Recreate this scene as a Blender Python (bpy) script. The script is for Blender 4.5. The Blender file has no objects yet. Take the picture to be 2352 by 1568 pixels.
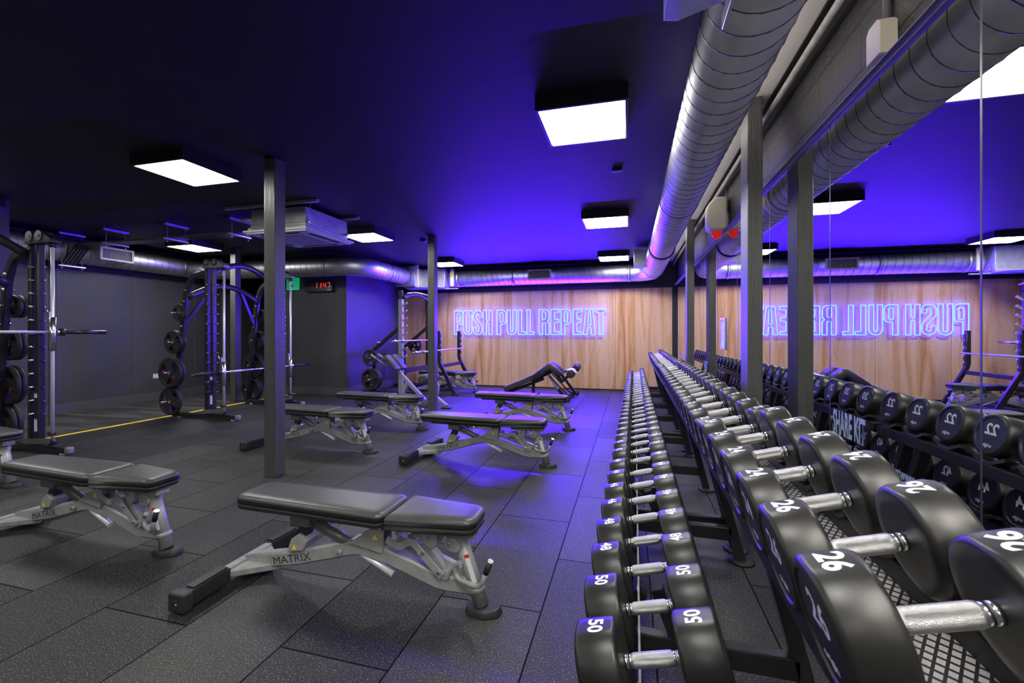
import bpy, bmesh, math, random
from mathutils import Vector, Matrix
random.seed(7)
PI = math.pi
R = math.radians
SC = bpy.context.scene
COL = SC.collection

# ------------------------------------------------------------------ camera
cam_d = bpy.data.cameras.new('camera')
cam = bpy.data.objects.new('camera', cam_d); COL.objects.link(cam)
cam.location = (0, 0, 1.3)
cam.rotation_euler = (PI/2, 0, R(15.09))
cam_d.sensor_width = 36.0
cam_d.lens = 1005.0/2352*36
cam_d.shift_y = -20/2352
cam_d.clip_start = 0.05
cam_d.dof.use_dof = True
cam_d.dof.focus_distance = 3.6
cam_d.dof.aperture_fstop = 6.5
SC.camera = cam

# ------------------------------------------------------------------ world, exposure
w = bpy.data.worlds.new('world'); SC.world = w; w.use_nodes = True
w.node_tree.nodes['Background'].inputs[0].default_value = (0.25, 0.27, 0.4, 1)
w.node_tree.nodes['Background'].inputs[1].default_value = 0.05
SC.view_settings.view_transform = 'Standard'
SC.view_settings.look = 'None'
SC.view_settings.exposure = 0.0
SC.view_settings.gamma = 1.0
SC.view_settings.use_curve_mapping = False
LAMP = 41.0          # radiance of the ceiling panels
SIGN_W = 122.0       # watts per letter of the sign

# ------------------------------------------------------------------ materials
def newmat(name):
    m = bpy.data.materials.new(name); m.use_nodes = True
    nt = m.node_tree
    return m, nt, nt.nodes['Principled BSDF']
def mat(name, col, rough=0.5, metal=0.0, bump=0.0, bscale=60.0, var=0.0, vscale=8.0, spec=0.5, stretch=None, emit=None, es=1.0):
    m, nt, b = newmat(name)
    b.inputs['Base Color'].default_value = (*col, 1)
    b.inputs['Roughness'].default_value = rough
    b.inputs['Metallic'].default_value = metal
    b.inputs['Specular IOR Level'].default_value = spec
    if emit:
        b.inputs['Emission Color'].default_value = (*emit, 1)
        b.inputs['Emission Strength'].default_value = es
    if bump or var:
        tc = nt.nodes.new('ShaderNodeTexCoord'); mp = nt.nodes.new('ShaderNodeMapping')
        nt.links.new(tc.outputs['Object'], mp.inputs[0])
        if stretch: mp.inputs['Scale'].default_value = stretch
    if bump:
        n = nt.nodes.new('ShaderNodeTexNoise'); n.inputs['Scale'].default_value = bscale; n.inputs['Detail'].default_value = 3
        bp = nt.nodes.new('ShaderNodeBump'); bp.inputs['Strength'].default_value = bump; bp.inputs['Distance'].default_value = 0.01
        nt.links.new(mp.outputs[0], n.inputs['Vector']); nt.links.new(n.outputs['Fac'], bp.inputs['Height'])
        nt.links.new(bp.outputs[0], b.inputs['Normal'])
    if var:
        n = nt.nodes.new('ShaderNodeTexNoise'); n.inputs['Scale'].default_value = vscale; n.inputs['Detail'].default_value = 5
        cr = nt.nodes.new('ShaderNodeValToRGB')
        cr.color_ramp.elements[0].position = 0.3; cr.color_ramp.elements[1].position = 0.7
        cr.color_ramp.elements[0].color = (*[c*(1-var) for c in col], 1)
        cr.color_ramp.elements[1].color = (*[min(1, c*(1+var)) for c in col], 1)
        nt.links.new(mp.outputs[0], n.inputs['Vector']); nt.links.new(n.outputs['Fac'], cr.inputs[0])
        nt.links.new(cr.outputs[0], b.inputs['Base Color'])
        mr = nt.nodes.new('ShaderNodeMapRange'); mr.inputs[3].default_value = max(0.02, rough-0.08); mr.inputs[4].default_value = min(1, rough+0.08)
        nt.links.new(n.outputs['Fac'], mr.inputs[0]); nt.links.new(mr.outputs[0], b.inputs['Roughness'])
    return m

M = {}
M['ceiling'] = mat('ceiling_paint', (0.009, 0.005, 0.024), 0.6, bump=0.22, bscale=1.6, stretch=(0.5, 5, 1))
M['white_ceiling'] = mat('white_ceiling_paint', (0.8, 0.77, 0.74), 0.8, var=0.06, vscale=3)
M['wall'] = mat('dark_wall_paint', (0.056, 0.056, 0.064), 0.55, var=0.12, vscale=1.5)
M['wall_dark'] = mat('black_wall_paint', (0.03, 0.03, 0.034), 0.6, var=0.15, vscale=2)
M['skirting'] = mat('dark_skirting_paint', (0.085, 0.085, 0.09), 0.4)
M['column'] = mat('dark_column_paint', (0.085, 0.085, 0.082), 0.42, bump=0.4, bscale=25, stretch=(6, 6, 0.35), var=0.12, vscale=4)
M['duct'] = mat('galvanised_steel', (0.70, 0.70, 0.71), 0.45, 1.0, var=0.1, vscale=7, bump=0.05, bscale=6)
M['duct_seam'] = mat('duct_seam_steel', (0.12, 0.12, 0.13), 0.5, 0.8)
M['galv'] = mat('galvanised_sheet', (0.55, 0.56, 0.57), 0.42, 0.7, var=0.12, vscale=14)
M['white'] = mat('white_plastic', (0.75, 0.74, 0.7), 0.4)
M['offwhite'] = mat('cream_plastic', (0.72, 0.66, 0.55), 0.4)
M['black'] = mat('black_powdercoat', (0.02, 0.02, 0.022), 0.32, var=0.2, vscale=30)
M['blackmatt'] = mat('black_rubber', (0.022, 0.022, 0.022), 0.5)
M['silver'] = mat('silver_grey_paint', (0.33, 0.34, 0.33), 0.38, 0.2, var=0.14, vscale=22)
M['silver_dark'] = mat('mid_grey_paint', (0.16, 0.16, 0.155), 0.38, 0.3)
M['chrome'] = mat('chrome', (0.86, 0.86, 0.87), 0.24, 1.0)
M['rod'] = mat('polished_rod', (0.85, 0.85, 0.87), 0.35, 0.35)
M['steel'] = mat('knurled_steel', (0.78, 0.78, 0.77), 0.34, 1.0, bump=0.5, bscale=700)
M['vinyl'] = mat('black_upholstery', (0.065, 0.063, 0.062), 0.33, bump=0.12, bscale=240, var=0.12, vscale=5)
M['vinyl_side'] = mat('black_upholstery_side', (0.02, 0.02, 0.02), 0.38)
M['urethane'] = mat('black_urethane', (0.013, 0.013, 0.012), 0.40, var=0.1, vscale=18)
M['urethane_face'] = mat('black_urethane_end', (0.012, 0.012, 0.014), 0.42)
M['print'] = mat('white_print', (0.8, 0.8, 0.8), 0.5)
M['print_dark'] = mat('dark_print', (0.02, 0.02, 0.02), 0.5)
M['red'] = mat('red_print', (0.6, 0.04, 0.02), 0.45)
M['orange'] = mat('orange_plastic', (0.95, 0.32, 0.02), 0.4)
M['yellow'] = mat('yellow_tape', (0.95, 0.72, 0.05), 0.55, var=0.1, vscale=30)
M['yellow_label'] = mat('yellow_label', (0.85, 0.6, 0.02), 0.4)
M['mirror'] = mat('mirror_silver', (0.80, 0.82, 0.81), 0.0, 1.0)
M['mirror_edge'] = mat('mirror_edge_glass', (0.03, 0.04, 0.03), 0.35)
M['trim_light'] = mat('pale_trim', (0.42, 0.41, 0.4), 0.5, var=0.2, vscale=20)
M['trim_dark'] = mat('dark_trim', (0.2, 0.2, 0.22), 0.4)
M['alu'] = mat('brushed_aluminium', (0.7, 0.7, 0.72), 0.3, 0.9)
M['paper'] = mat('white_paper', (0.8, 0.78, 0.8), 0.8)
M['towel'] = mat('white_towel', (0.85, 0.84, 0.85), 0.95, bump=0.3, bscale=200)
M['grille'] = mat('dark_grille', (0.03, 0.03, 0.03), 0.5)
M['red_lens'] = mat('red_lens', (0.8, 0.02, 0.01), 0.15, emit=(1, 0.03, 0.01), es=0.35)
M['led'] = mat('red_led', (0.3, 0, 0), 0.4, emit=(1, 0.05, 0.02), es=1.6)
M['exit'] = mat('green_sign', (0.02, 0.35, 0.15), 0.4, emit=(0.02, 0.75, 0.3), es=0.35)
M['panel'] = mat('lit_panel', (0.9, 0.9, 0.9), 0.5, emit=(1.0, 0.985, 0.95), es=LAMP)
M['strip'] = mat('added_strip_tube', (.9, .9, .9), .5, emit=(1, .94, .86), es=17)  # glow of the added strip on the duct
M['batten'] = mat('added_batten_tube', (.9, .9, .9), .5, emit=(1, .93, .84), es=170)  # glow of the added lamp behind the camera
M['core'] = mat('neon_core', (0.1, 0.1, 0.1), 0.4, emit=(0.12, 0.72, 3.0), es=1.6)
M['halo_tube'] = mat('neon_halo_tube', (0.3, 0.1, 0.8), 0.4, emit=(0.12, 0.02, 3.0), es=8.0)  # violet tube added behind the core to throw a halo on the plywood
M['vinyl_text'] = mat('frosted_lettering', (0.24, 0.30, 0.46), 0.6)

def floor_mat():
    m, nt, b = newmat('rubber_tiles')
    L = nt.links
    tc = nt.nodes.new('ShaderNodeTexCoord')
    mp = nt.nodes.new('ShaderNodeMapping')            # swap x and y so bricks run along the room
    mp.inputs['Rotation'].default_value = (0, 0, PI/2)
    L.new(tc.outputs['Object'], mp.inputs[0])
    sep = nt.nodes.new('ShaderNodeSeparateXYZ'); L.new(tc.outputs['Object'], sep.inputs[0])
    ax = nt.nodes.new('ShaderNodeMath'); ax.operation = 'ADD'; ax.inputs[1].default_value = 20.4; L.new(sep.outputs[0], ax.inputs[0])
    ay = nt.nodes.new('ShaderNodeMath'); ay.operation = 'ADD'; ay.inputs[1].default_value = 20.0; L.new(sep.outputs[1], ay.inputs[0])
    cmb = nt.nodes.new('ShaderNodeCombineXYZ'); L.new(ay.outputs[0], cmb.inputs[0]); L.new(ax.outputs[0], cmb.inputs[1])
    br = nt.nodes.new('ShaderNodeTexBrick')
    br.offset = 0.5; br.offset_frequency = 2; br.squash = 1.0
    br.inputs['Scale'].default_value = 1.0
    br.inputs['Brick Width'].default_value = 1.0; br.inputs['Row Height'].default_value = 0.5
    br.inputs['Mortar Size'].default_value = 0.004; br.inputs['Mortar Smooth'].default_value = 0.2
    br.inputs['Color1'].default_value = (0.014, 0.014, 0.014, 1); br.inputs['Color2'].default_value = (0.023, 0.023, 0.022, 1)
    br.inputs['Mortar'].default_value = (0.006, 0.006, 0.006, 1)
    L.new(cmb.outputs[0], br.inputs['Vector'])
    # large scuffs
    n1 = nt.nodes.new('ShaderNodeTexNoise'); n1.inputs['Scale'].default_value = 1.6; n1.inputs['Detail'].default_value = 6
    L.new(tc.outputs['Object'], n1.inputs['Vector'])
    r1 = nt.nodes.new('ShaderNodeMapRange'); r1.inputs[1].default_value = .3; r1.inputs[2].default_value = .75; r1.inputs[3].default_value = .75; r1.inputs[4].default_value = 1.45
    L.new(n1.outputs['Fac'], r1.inputs[0])
    mul = nt.nodes.new('ShaderNodeVectorMath'); mul.operation = 'SCALE'; L.new(br.outputs['Color'], mul.inputs[0]); L.new(r1.outputs[0], mul.inputs['Scale'])
    # fine granules
    n2 = nt.nodes.new('ShaderNodeTexNoise'); n2.inputs['Scale'].default_value = 170; n2.inputs['Detail'].default_value = 3; n2.inputs['Roughness'].default_value = .7
    L.new(tc.outputs['Object'], n2.inputs['Vector'])
    r2 = nt.nodes.new('ShaderNodeMapRange'); r2.inputs[1].default_value = .57; r2.inputs[2].default_value = .66; r2.inputs[3].default_value = 0; r2.inputs[4].default_value = .8
    L.new(n2.outputs['Fac'], r2.inputs[0])
    vo = nt.nodes.new('ShaderNodeTexVoronoi'); vo.inputs['Scale'].default_value = 120
    L.new(tc.outputs['Object'], vo.inputs['Vector'])
    hsv = nt.nodes.new('ShaderNodeMixRGB'); hsv.inputs[0].default_value = .22; hsv.inputs[1].default_value = (.34, .34, .31, 1); L.new(vo.outputs['Color'], hsv.inputs[2])
    mx = nt.nodes.new('ShaderNodeMixRGB'); L.new(r2.outputs[0], mx.inputs[0]); L.new(mul.outputs[0], mx.inputs[1]); L.new(hsv.outputs[0], mx.inputs[2])
    mo = nt.nodes.new('ShaderNodeMixRGB'); L.new(br.outputs['Fac'], mo.inputs[0]); L.new(mx.outputs[0], mo.inputs[1]); mo.inputs[2].default_value = (0.006, 0.006, 0.006, 1)
    L.new(mo.outputs[0], b.inputs['Base Color'])
    sp_ = nt.nodes.new('ShaderNodeMath'); sp_.operation = 'MULTIPLY_ADD'; sp_.inputs[1].default_value = -.5; L.new(br.outputs['Fac'], sp_.inputs[0])
    sc = nt.nodes.new('ShaderNodeSeparateColor'); L.new(br.outputs['Color'], sc.inputs[0])
    tv = nt.nodes.new('ShaderNodeMapRange'); tv.inputs[1].default_value = .014; tv.inputs[2].default_value = .023; tv.inputs[3].default_value = .22; tv.inputs[4].default_value = .45
    L.new(sc.outputs[0], tv.inputs[0]); L.new(tv.outputs[0], sp_.inputs[2])
    cl_ = nt.nodes.new('ShaderNodeMath'); cl_.operation = 'MAXIMUM'; cl_.inputs[1].default_value = .03; L.new(sp_.outputs[0], cl_.inputs[0]); L.new(cl_.outputs[0], b.inputs['Specular IOR Level'])
    rr = nt.nodes.new('ShaderNodeMapRange'); rr.inputs[3].default_value = .4; rr.inputs[4].default_value = .56
    L.new(n1.outputs['Fac'], rr.inputs[0]); L.new(rr.outputs[0], b.inputs['Roughness'])
    bp = nt.nodes.new('ShaderNodeBump'); bp.inputs['Strength'].default_value = .35; bp.inputs['Distance'].default_value = .004
    su = nt.nodes.new('ShaderNodeMath'); su.operation = 'SUBTRACT'; L.new(n2.outputs['Fac'], su.inputs[0]); L.new(br.outputs['Fac'], su.inputs[1])
    L.new(su.outputs[0], bp.inputs['Height']); L.new(bp.outputs[0], b.inputs['Normal'])
    return m
M['floor'] = floor_mat()

def turf_mat():
    m, nt, b = newmat('dark_turf'); L = nt.links
    tc = nt.nodes.new('ShaderNodeTexCoord')
    n = nt.nodes.new('ShaderNodeTexNoise'); n.inputs['Scale'].default_value = 350; L.new(tc.outputs['Object'], n.inputs['Vector'])
    mp = nt.nodes.new('ShaderNodeMapping'); mp.inputs['Scale'].default_value = (0.5, 3.5, 1); mp.inputs['Rotation'].default_value = (0, 0, R(-25))
    L.new(tc.outputs['Object'], mp.inputs[0])
    n2 = nt.nodes.new('ShaderNodeTexNoise'); n2.inputs['Scale'].default_value = 1.8; n2.inputs['Detail'].default_value = 3; L.new(mp.outputs[0], n2.inputs['Vector'])
    cr = nt.nodes.new('ShaderNodeValToRGB'); cr.color_ramp.elements[0].position = .42; cr.color_ramp.elements[1].position = .68
    cr.color_ramp.elements[0].color = (.022, .022, .022, 1); cr.color_ramp.elements[1].color = (.085, .085, .085, 1)
    L.new(n2.outputs['Fac'], cr.inputs[0])
    mu = nt.nodes.new('ShaderNodeVectorMath'); mu.operation = 'SCALE'
    r = nt.nodes.new('ShaderNodeMapRange'); r.inputs[1].default_value = .3; r.inputs[2].default_value = .7; r.inputs[3].default_value = .4; r.inputs[4].default_value = 1.5
    L.new(n.outputs['Fac'], r.inputs[0]); L.new(cr.outputs[0], mu.inputs[0]); L.new(r.outputs[0], mu.inputs['Scale'])
    L.new(mu.outputs[0], b.inputs['Base Color']); b.inputs['Roughness'].default_value = .9
    bp = nt.nodes.new('ShaderNodeBump'); bp.inputs['Strength'].default_value = .6; bp.inputs['Distance'].default_value = .006
    L.new(n.outputs['Fac'], bp.inputs['Height']); L.new(bp.outputs[0], b.inputs['Normal'])
    return m
M['turf'] = turf_mat()

def ply_mat():
    m, nt, b = newmat('plywood'); L = nt.links
    tc = nt.nodes.new('ShaderNodeTexCoord')
    sep = nt.nodes.new('ShaderNodeSeparateXYZ'); L.new(tc.outputs['Object'], sep.inputs[0])
    ad = nt.nodes.new('ShaderNodeMath'); ad.operation = 'ADD'; ad.inputs[1].default_value = 12.2*1 + 0.32; L.new(sep.outputs[0], ad.inputs[0])
    dv = nt.nodes.new('ShaderNodeMath'); dv.operation = 'DIVIDE'; dv.inputs[1].default_value = 1.22; L.new(ad.outputs[0], dv.inputs[0])
    fl = nt.nodes.new('ShaderNodeMath'); fl.operation = 'FLOOR'; L.new(dv.outputs[0], fl.inputs[0])
    fr = nt.nodes.new('ShaderNodeMath'); fr.operation = 'FRACT'; L.new(dv.outputs[0], fr.inputs[0])
    m7 = nt.nodes.new('ShaderNodeMath'); m7.operation = 'MULTIPLY'; m7.inputs[1].default_value = 7.31; L.new(fl.outputs[0], m7.inputs[0])
    cmb = nt.nodes.new('ShaderNodeCombineXYZ'); L.new(sep.outputs[0], cmb.inputs[0]); L.new(m7.outputs[0], cmb.inputs[1]); L.new(sep.outputs[2], cmb.inputs[2])
    mp = nt.nodes.new('ShaderNodeMapping'); mp.inputs['Scale'].default_value = (5.5, 1, 0.42); L.new(cmb.outputs[0], mp.inputs[0])
    n = nt.nodes.new('ShaderNodeTexNoise'); n.inputs['Scale'].default_value = 1.1; n.inputs['Detail'].default_value = 5; n.inputs['Distortion'].default_value = .8
    n.inputs['Roughness'].default_value = .55
    L.new(mp.outputs[0], n.inputs['Vector'])
    cr = nt.nodes.new('ShaderNodeValToRGB'); e = cr.color_ramp.elements
    e[0].position = .30; e[0].color = (.52, .23, .07, 1); e[1].position = .70; e[1].color = (.80, .55, .33, 1)
    x = e.new(.42); x.color = (.68, .38, .16, 1); x = e.new(.52); x.color = (.76, .48, .25, 1)
    L.new(n.outputs['Fac'], cr.inputs[0])
    # flame-shaped grain lines warped by a second noise
    mp2 = nt.nodes.new('ShaderNodeMapping'); mp2.inputs['Scale'].default_value = (1.0, 1, 0.22); L.new(cmb.outputs[0], mp2.inputs[0])
    n3 = nt.nodes.new('ShaderNodeTexNoise'); n3.inputs['Scale'].default_value = 3.2; n3.inputs['Detail'].default_value = 2; L.new(mp2.outputs[0], n3.inputs['Vector'])
    ml = nt.nodes.new('ShaderNodeMath'); ml.operation = 'MULTIPLY'; ml.inputs[1].default_value = 26; L.new(n3.outputs['Fac'], ml.inputs[0])
    fr2 = nt.nodes.new('ShaderNodeMath'); fr2.operation = 'FRACT'; L.new(ml.outputs[0], fr2.inputs[0])
    r = nt.nodes.new('ShaderNodeMapRange'); r.inputs[1].default_value = 0; r.inputs[2].default_value = .3; r.inputs[3].default_value = .90; r.inputs[4].default_value = 1.03; L.new(fr2.outputs[0], r.inputs[0])
    mu = nt.nodes.new('ShaderNodeVectorMath'); mu.operation = 'SCALE'; L.new(cr.outputs[0], mu.inputs[0]); L.new(r.outputs[0], mu.inputs['Scale'])
    # seams between sheets
    c1 = nt.nodes.new('ShaderNodeMath'); c1.operation = 'GREATER_THAN'; c1.inputs[1].default_value = .004; L.new(fr.outputs[0], c1.inputs[0])
    mx = nt.nodes.new('ShaderNodeMixRGB'); mx.inputs[1].default_value = (.12, .06, .03, 1); L.new(c1.outputs[0], mx.inputs[0]); L.new(mu.outputs[0], mx.inputs[2])
    L.new(mx.outputs[0], b.inputs['Base Color']); b.inputs['Roughness'].default_value = .6
    return m
M['ply'] = ply_mat()

def block_mat():
    m, nt, b = newmat('painted_blockwork'); L = nt.links
    tc = nt.nodes.new('ShaderNodeTexCoord'); sep = nt.nodes.new('ShaderNodeSeparateXYZ'); L.new(tc.outputs['Object'], sep.inputs[0])
    cmb = nt.nodes.new('ShaderNodeCombineXYZ'); L.new(sep.outputs[1], cmb.inputs[0])
    a = nt.nodes.new('ShaderNodeMath'); a.operation = 'ADD'; a.inputs[1].default_value = .03; L.new(sep.outputs[2], a.inputs[0]); L.new(a.outputs[0], cmb.inputs[1])
    br = nt.nodes.new('ShaderNodeTexBrick'); br.inputs['Scale'].default_value = 1
    br.inputs['Brick Width'].default_value = .45; br.inputs['Row Height'].default_value = .225; br.inputs['Mortar Size'].default_value = .008; br.inputs['Mortar Smooth'].default_value = .6
    L.new(cmb.outputs[0], br.inputs['Vector'])
    b.inputs['Base Color'].default_value = (.022, .021, .021, 1); b.inputs['Roughness'].default_value = .5
    n = nt.nodes.new('ShaderNodeTexNoise'); n.inputs['Scale'].default_value = 60; n.inputs['Detail'].default_value = 5; L.new(tc.outputs['Object'], n.inputs['Vector'])
    s = nt.nodes.new('ShaderNodeMath'); s.operation = 'MULTIPLY_ADD'; s.inputs[1].default_value = -1.5; L.new(br.outputs['Fac'], s.inputs[0]); L.new(n.outputs['Fac'], s.inputs[2])
    bp = nt.nodes.new('ShaderNodeBump'); bp.inputs['Strength'].default_value = .8; bp.inputs['Distance'].default_value = .008
    L.new(s.outputs[0], bp.inputs['Height']); L.new(bp.outputs[0], b.inputs['Normal'])
    return m
M['block'] = block_mat()

def mesh_mat(name, axes, scale, light, dark, thr=.42):
    """punched sheet: rotated checker of light plate and dark openings"""
    m, nt, b = newmat(name); L = nt.links
    tc = nt.nodes.new('ShaderNodeTexCoord'); mp = nt.nodes.new('ShaderNodeMapping')
    mp.inputs['Rotation'].default_value = (0, 0, R(45)); mp.inputs['Scale'].default_value = scale
    L.new(tc.outputs['Object'], mp.inputs[0])
    br = nt.nodes.new('ShaderNodeTexBrick'); br.offset = 0; br.inputs['Scale'].default_value = 1
    br.inputs['Brick Width'].default_value = 1; br.inputs['Row Height'].default_value = 1; br.inputs['Mortar Size'].default_value = .16
    br.inputs['Color1'].default_value = (*light, 1); br.inputs['Color2'].default_value = (*light, 1); br.inputs['Mortar'].default_value = (*dark, 1)
    L.new(mp.outputs[0], br.inputs['Vector']); L.new(br.outputs['Color'], b.inputs['Base Color'])
    b.inputs['Roughness'].default_value = .35; b.inputs['Metallic'].default_value = .3
    return m
M['mesh'] = mesh_mat('diamond_mesh_sheet', 'xy', (70, 48, 1), (.42, .40, .38), (.02, .02, .02))

# ------------------------------------------------------------------ mesh builder
def fillet(pts, closed=True, n=5):
    """pts: (x, y[, radius]) -> rounded polyline"""
    out = []; N = len(pts)
    for i, p in enumerate(pts):
        r = p[2] if len(p) > 2 else 0
        P = Vector(p[:2])
        if r <= 0 or (not closed and i in (0, N-1)):
            out.append(P); continue
        A = Vector(pts[i-1][:2]); B = Vector(pts[(i+1) % N][:2])
        a = (A-P); b = (B-P); la, lb = a.length, b.length
        a.normalize(); b.normalize()
        ang = math.acos(max(-1, min(1, a.dot(b))))
        if ang > PI-0.01: out.append(P); continue
        t = min(r/math.tan(ang/2), la*.499, lb*.499); rr = t*math.tan(ang/2)
        c = P+(a+b).normalized()*(rr/math.sin(ang/2))
        s = P+a*t-c; e = P+b*t-c
        a0 = math.atan2(s.y, s.x); a1 = math.atan2(e.y, e.x); d = (a1-a0+PI) % (2*PI)-PI
        for k in range(n+1):
            q = a0+d*k/n; out.append(c+Vector((math.cos(q), math.sin(q)))*rr)
    return out

class MB:
    def __init__(s): s.bm = bmesh.new()
    def faces(s, vs, fs, mi=0, smooth=False):
        bv = [s.bm.verts.new(v) for v in vs]
        for f in fs:
            try: q = s.bm.faces.new([bv[i] for i in f]); q.material_index = mi; q.smooth = smooth
            except ValueError: pass
        return s
    def box(s, c, d, mi=0, rot=None, bev=0):
        mt = Matrix.Translation(c)
        if rot is not None: mt = mt @ rot.to_4x4()
        mt = mt @ Matrix.Diagonal((d[0], d[1], d[2], 1))
        g = bmesh.ops.create_cube(s.bm, size=1, matrix=mt)
        vs = g['verts']; fs = {f for v in vs for f in v.link_faces}
        for f in fs: f.material_index = mi
        if bev:
            es = list({e for v in vs for e in v.link_edges})
            r = bmesh.ops.bevel(s.bm, geom=es, offset=bev, segments=3, profile=.5, affect='EDGES')
            for f in r['faces']: f.material_index = mi; f.smooth = True
        return s
    def beam(s, p0, p1, w, h, mi=0, up=(0, 0, 1), bev=0):
        p0, p1 = Vector(p0), Vector(p1); d = p1-p0; L = d.length; x = d.normalized()
        u = Vector(up)
        if abs(x.dot(u)) > .99: u = Vector((1, 0, 0))
        y = u.cross(x).normalized(); z = x.cross(y)
        rot = Matrix((x, y, z)).transposed()
        return s.box((p0+p1)/2, (L, w, h), mi, rot, bev)
    def cyl(s, p0, p1, r, mi=0, seg=16, r2=None, cap=True):
        p0, p1 = Vector(p0), Vector(p1)
        return s.lathe([(0, r), ((p1-p0).length, r if r2 is None else r2)], p0, p1-p0, mi, seg, cap)
    def lathe(s, prof, p0, axis, mi=0, seg=24, cap=True):
        p0 = Vector(p0); x = Vector(axis).normalized()
        u = Vector((0, 0, 1)) if abs(x.z) < .9 else Vector((1, 0, 0))
        y = u.cross(x).normalized(); z = x.cross(y)
        rings = []
        for a, r in prof:
            rings.append([s.bm.verts.new(p0+x*a+(y*math.cos(2*PI*k/seg)+z*math.sin(2*PI*k/seg))*r) for k in range(seg)])
        for A, B in zip(rings, rings[1:]):
            for k in range(seg):
                f = s.bm.faces.new((A[k], A[(k+1) % seg], B[(k+1) % seg], B[k])); f.material_index = mi; f.smooth = True
        if cap:
            for rg, fl in ((rings[0], True), (rings[-1], False)):
                f = s.bm.faces.new(rg[::-1] if fl else rg); f.material_index = mi
        return s
    def tube(s, pts, r, mi=0, seg=8, closed=False, cap=True):
        P = [Vector(p) for p in pts]; n = len(P)
        rings = []; u = None
        for i in range(n):
            if closed: t = (P[(i+1) % n]-P[i-1])
            else: t = P[min(i+1, n-1)]-P[max(i-1, 0)]
            if t.length < 1e-9: t = Vector((1, 0, 0))
            t.normalize()
            if u is None:
                u = Vector((0, 0, 1)) if abs(t.z) < .9 else Vector((0, 1, 0))
            u = (u-t*u.dot(t))
            if u.length < 1e-6: u = t.orthogonal()
            u.normalize(); v = t.cross(u)
            rad = r(i) if callable(r) else r
            rings.append([s.bm.verts.new(P[i]+(u*math.cos(2*PI*k/seg)+v*math.sin(2*PI*k/seg))*rad) for k in range(seg)])
        pairs = list(zip(rings, rings[1:]))
        if closed: pairs.append((rings[-1], rings[0]))
        for A, B in pairs:
            for k in range(seg):
                f = s.bm.faces.new((A[k], A[(k+1) % seg], B[(k+1) % seg], B[k])); f.material_index = mi; f.smooth = True
        if not closed and cap:
            f = s.bm.faces.new(rings[0][::-1]); f.material_index = mi
            f = s.bm.faces.new(rings[-1]); f.material_index = mi
        return s
    def sweep(s, pts, wd, th, side, mi=0, smooth=False):
        """rectangular tube along planar path; wd along side vector, th in plane"""
        P = [Vector(p) for p in pts]; n = len(P); sd = Vector(side).normalized(); rings = []
        for i in range(n):
            t = (P[min(i+1, n-1)]-P[max(i-1, 0)]).normalized(); nn = sd.cross(t).normalized()
            b = min(wd, th)*.18
            q = [(wd/2, th/2-b), (wd/2-b, th/2), (-wd/2+b, th/2), (-wd/2, th/2-b), (-wd/2, -th/2+b), (-wd/2+b, -th/2), (wd/2-b, -th/2), (wd/2, -th/2+b)]
            rings.append([s.bm.verts.new(P[i]+sd*a+nn*c) for a, c in q])
        for A, B in zip(rings, rings[1:]):
            for k in range(8):
                f = s.bm.faces.new((A[k], B[k], B[(k+1) % 8], A[(k+1) % 8])); f.material_index = mi; f.smooth = (k % 2 == 0) or smooth
        for rg in (rings[0], rings[-1]):
            f = s.bm.faces.new(rg); f.material_index = mi
        return s
    def prism(s, poly, f0, f1, mi=0, smooth=False):
        """poly: list of 2D; f0,f1: 2D->3D maps for both caps"""
        A = [s.bm.verts.new(f0(p)) for p in poly]; B = [s.bm.verts.new(f1(p)) for p in poly]; n = len(poly)
        for c in (A[::-1], B):
            f = s.bm.faces.new(c); f.material_index = mi
        for k in range(n):
            f = s.bm.faces.new((A[k], A[(k+1) % n], B[(k+1) % n], B[k])); f.material_index = mi; f.smooth = smooth
        return s
    def text(s, body, size, mtx, mi=0, bold=.015, align='CENTER', sx=1.0, ext=0.0):
        me = text_mesh(body, size, bold, align, ext)
        n0 = len(s.bm.verts); f0 = len(s.bm.faces)
        s.bm.from_mesh(me)
        s.bm.verts.ensure_lookup_table(); s.bm.faces.ensure_lookup_table()
        mt = mtx @ Matrix.Diagonal((sx, 1, 1, 1))
        for v in s.bm.verts[n0:]: v.co = mt @ v.co
        for f in s.bm.faces[f0:]: f.material_index = mi
        return s
    def build(s, name, mats, parent=None, loc=(0, 0, 0), rz=0, bevel=0, kind=None, label=None, smooth=None):
        bmesh.ops.recalc_face_normals(s.bm, faces=s.bm.faces[:])
        me = bpy.data.meshes.new(name); s.bm.to_mesh(me); s.bm.free()
        if not isinstance(mats, (list, tuple)): mats = [mats]
        for m in mats: me.materials.append(M[m])
        o = bpy.data.objects.new(name, me); COL.objects.link(o)
        o.location = loc; o.rotation_euler = (0, 0, rz)
        if parent: o.parent = parent
        if bevel:
            b = o.modifiers.new('bevel', 'BEVEL'); b.width = bevel; b.segments = 2; b.limit_method = 'ANGLE'; b.angle_limit = R(50)
        if kind: o['kind'] = kind
        if label: o['label'] = label
        return o

_tc = {}
def text_mesh(body, size, bold, align, ext=0.0):
    k = (body, size, bold, align, ext)
    if k in _tc: return _tc[k]
    c = bpy.data.curves.new('t', 'FONT'); c.body = body; c.size = size; c.align_x = align; c.align_y = 'CENTER'
    c.offset = bold*size; c.extrude = ext; c.resolution_u = 3
    o = bpy.data.objects.new('t', c); COL.objects.link(o)
    bpy.context.view_layer.update()
    dg = bpy.context.evaluated_depsgraph_get()
    me = bpy.data.meshes.new_from_object(o.evaluated_get(dg))
    bpy.data.objects.remove(o); bpy.data.curves.remove(c)
    _tc[k] = me
    return me
def frame(o, right, up):
    r, u = Vector(right).normalized(), Vector(up).normalized(); n = r.cross(u)
    m = Matrix((r, u, n)).transposed().to_4x4(); m.translation = Vector(o); return m

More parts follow.
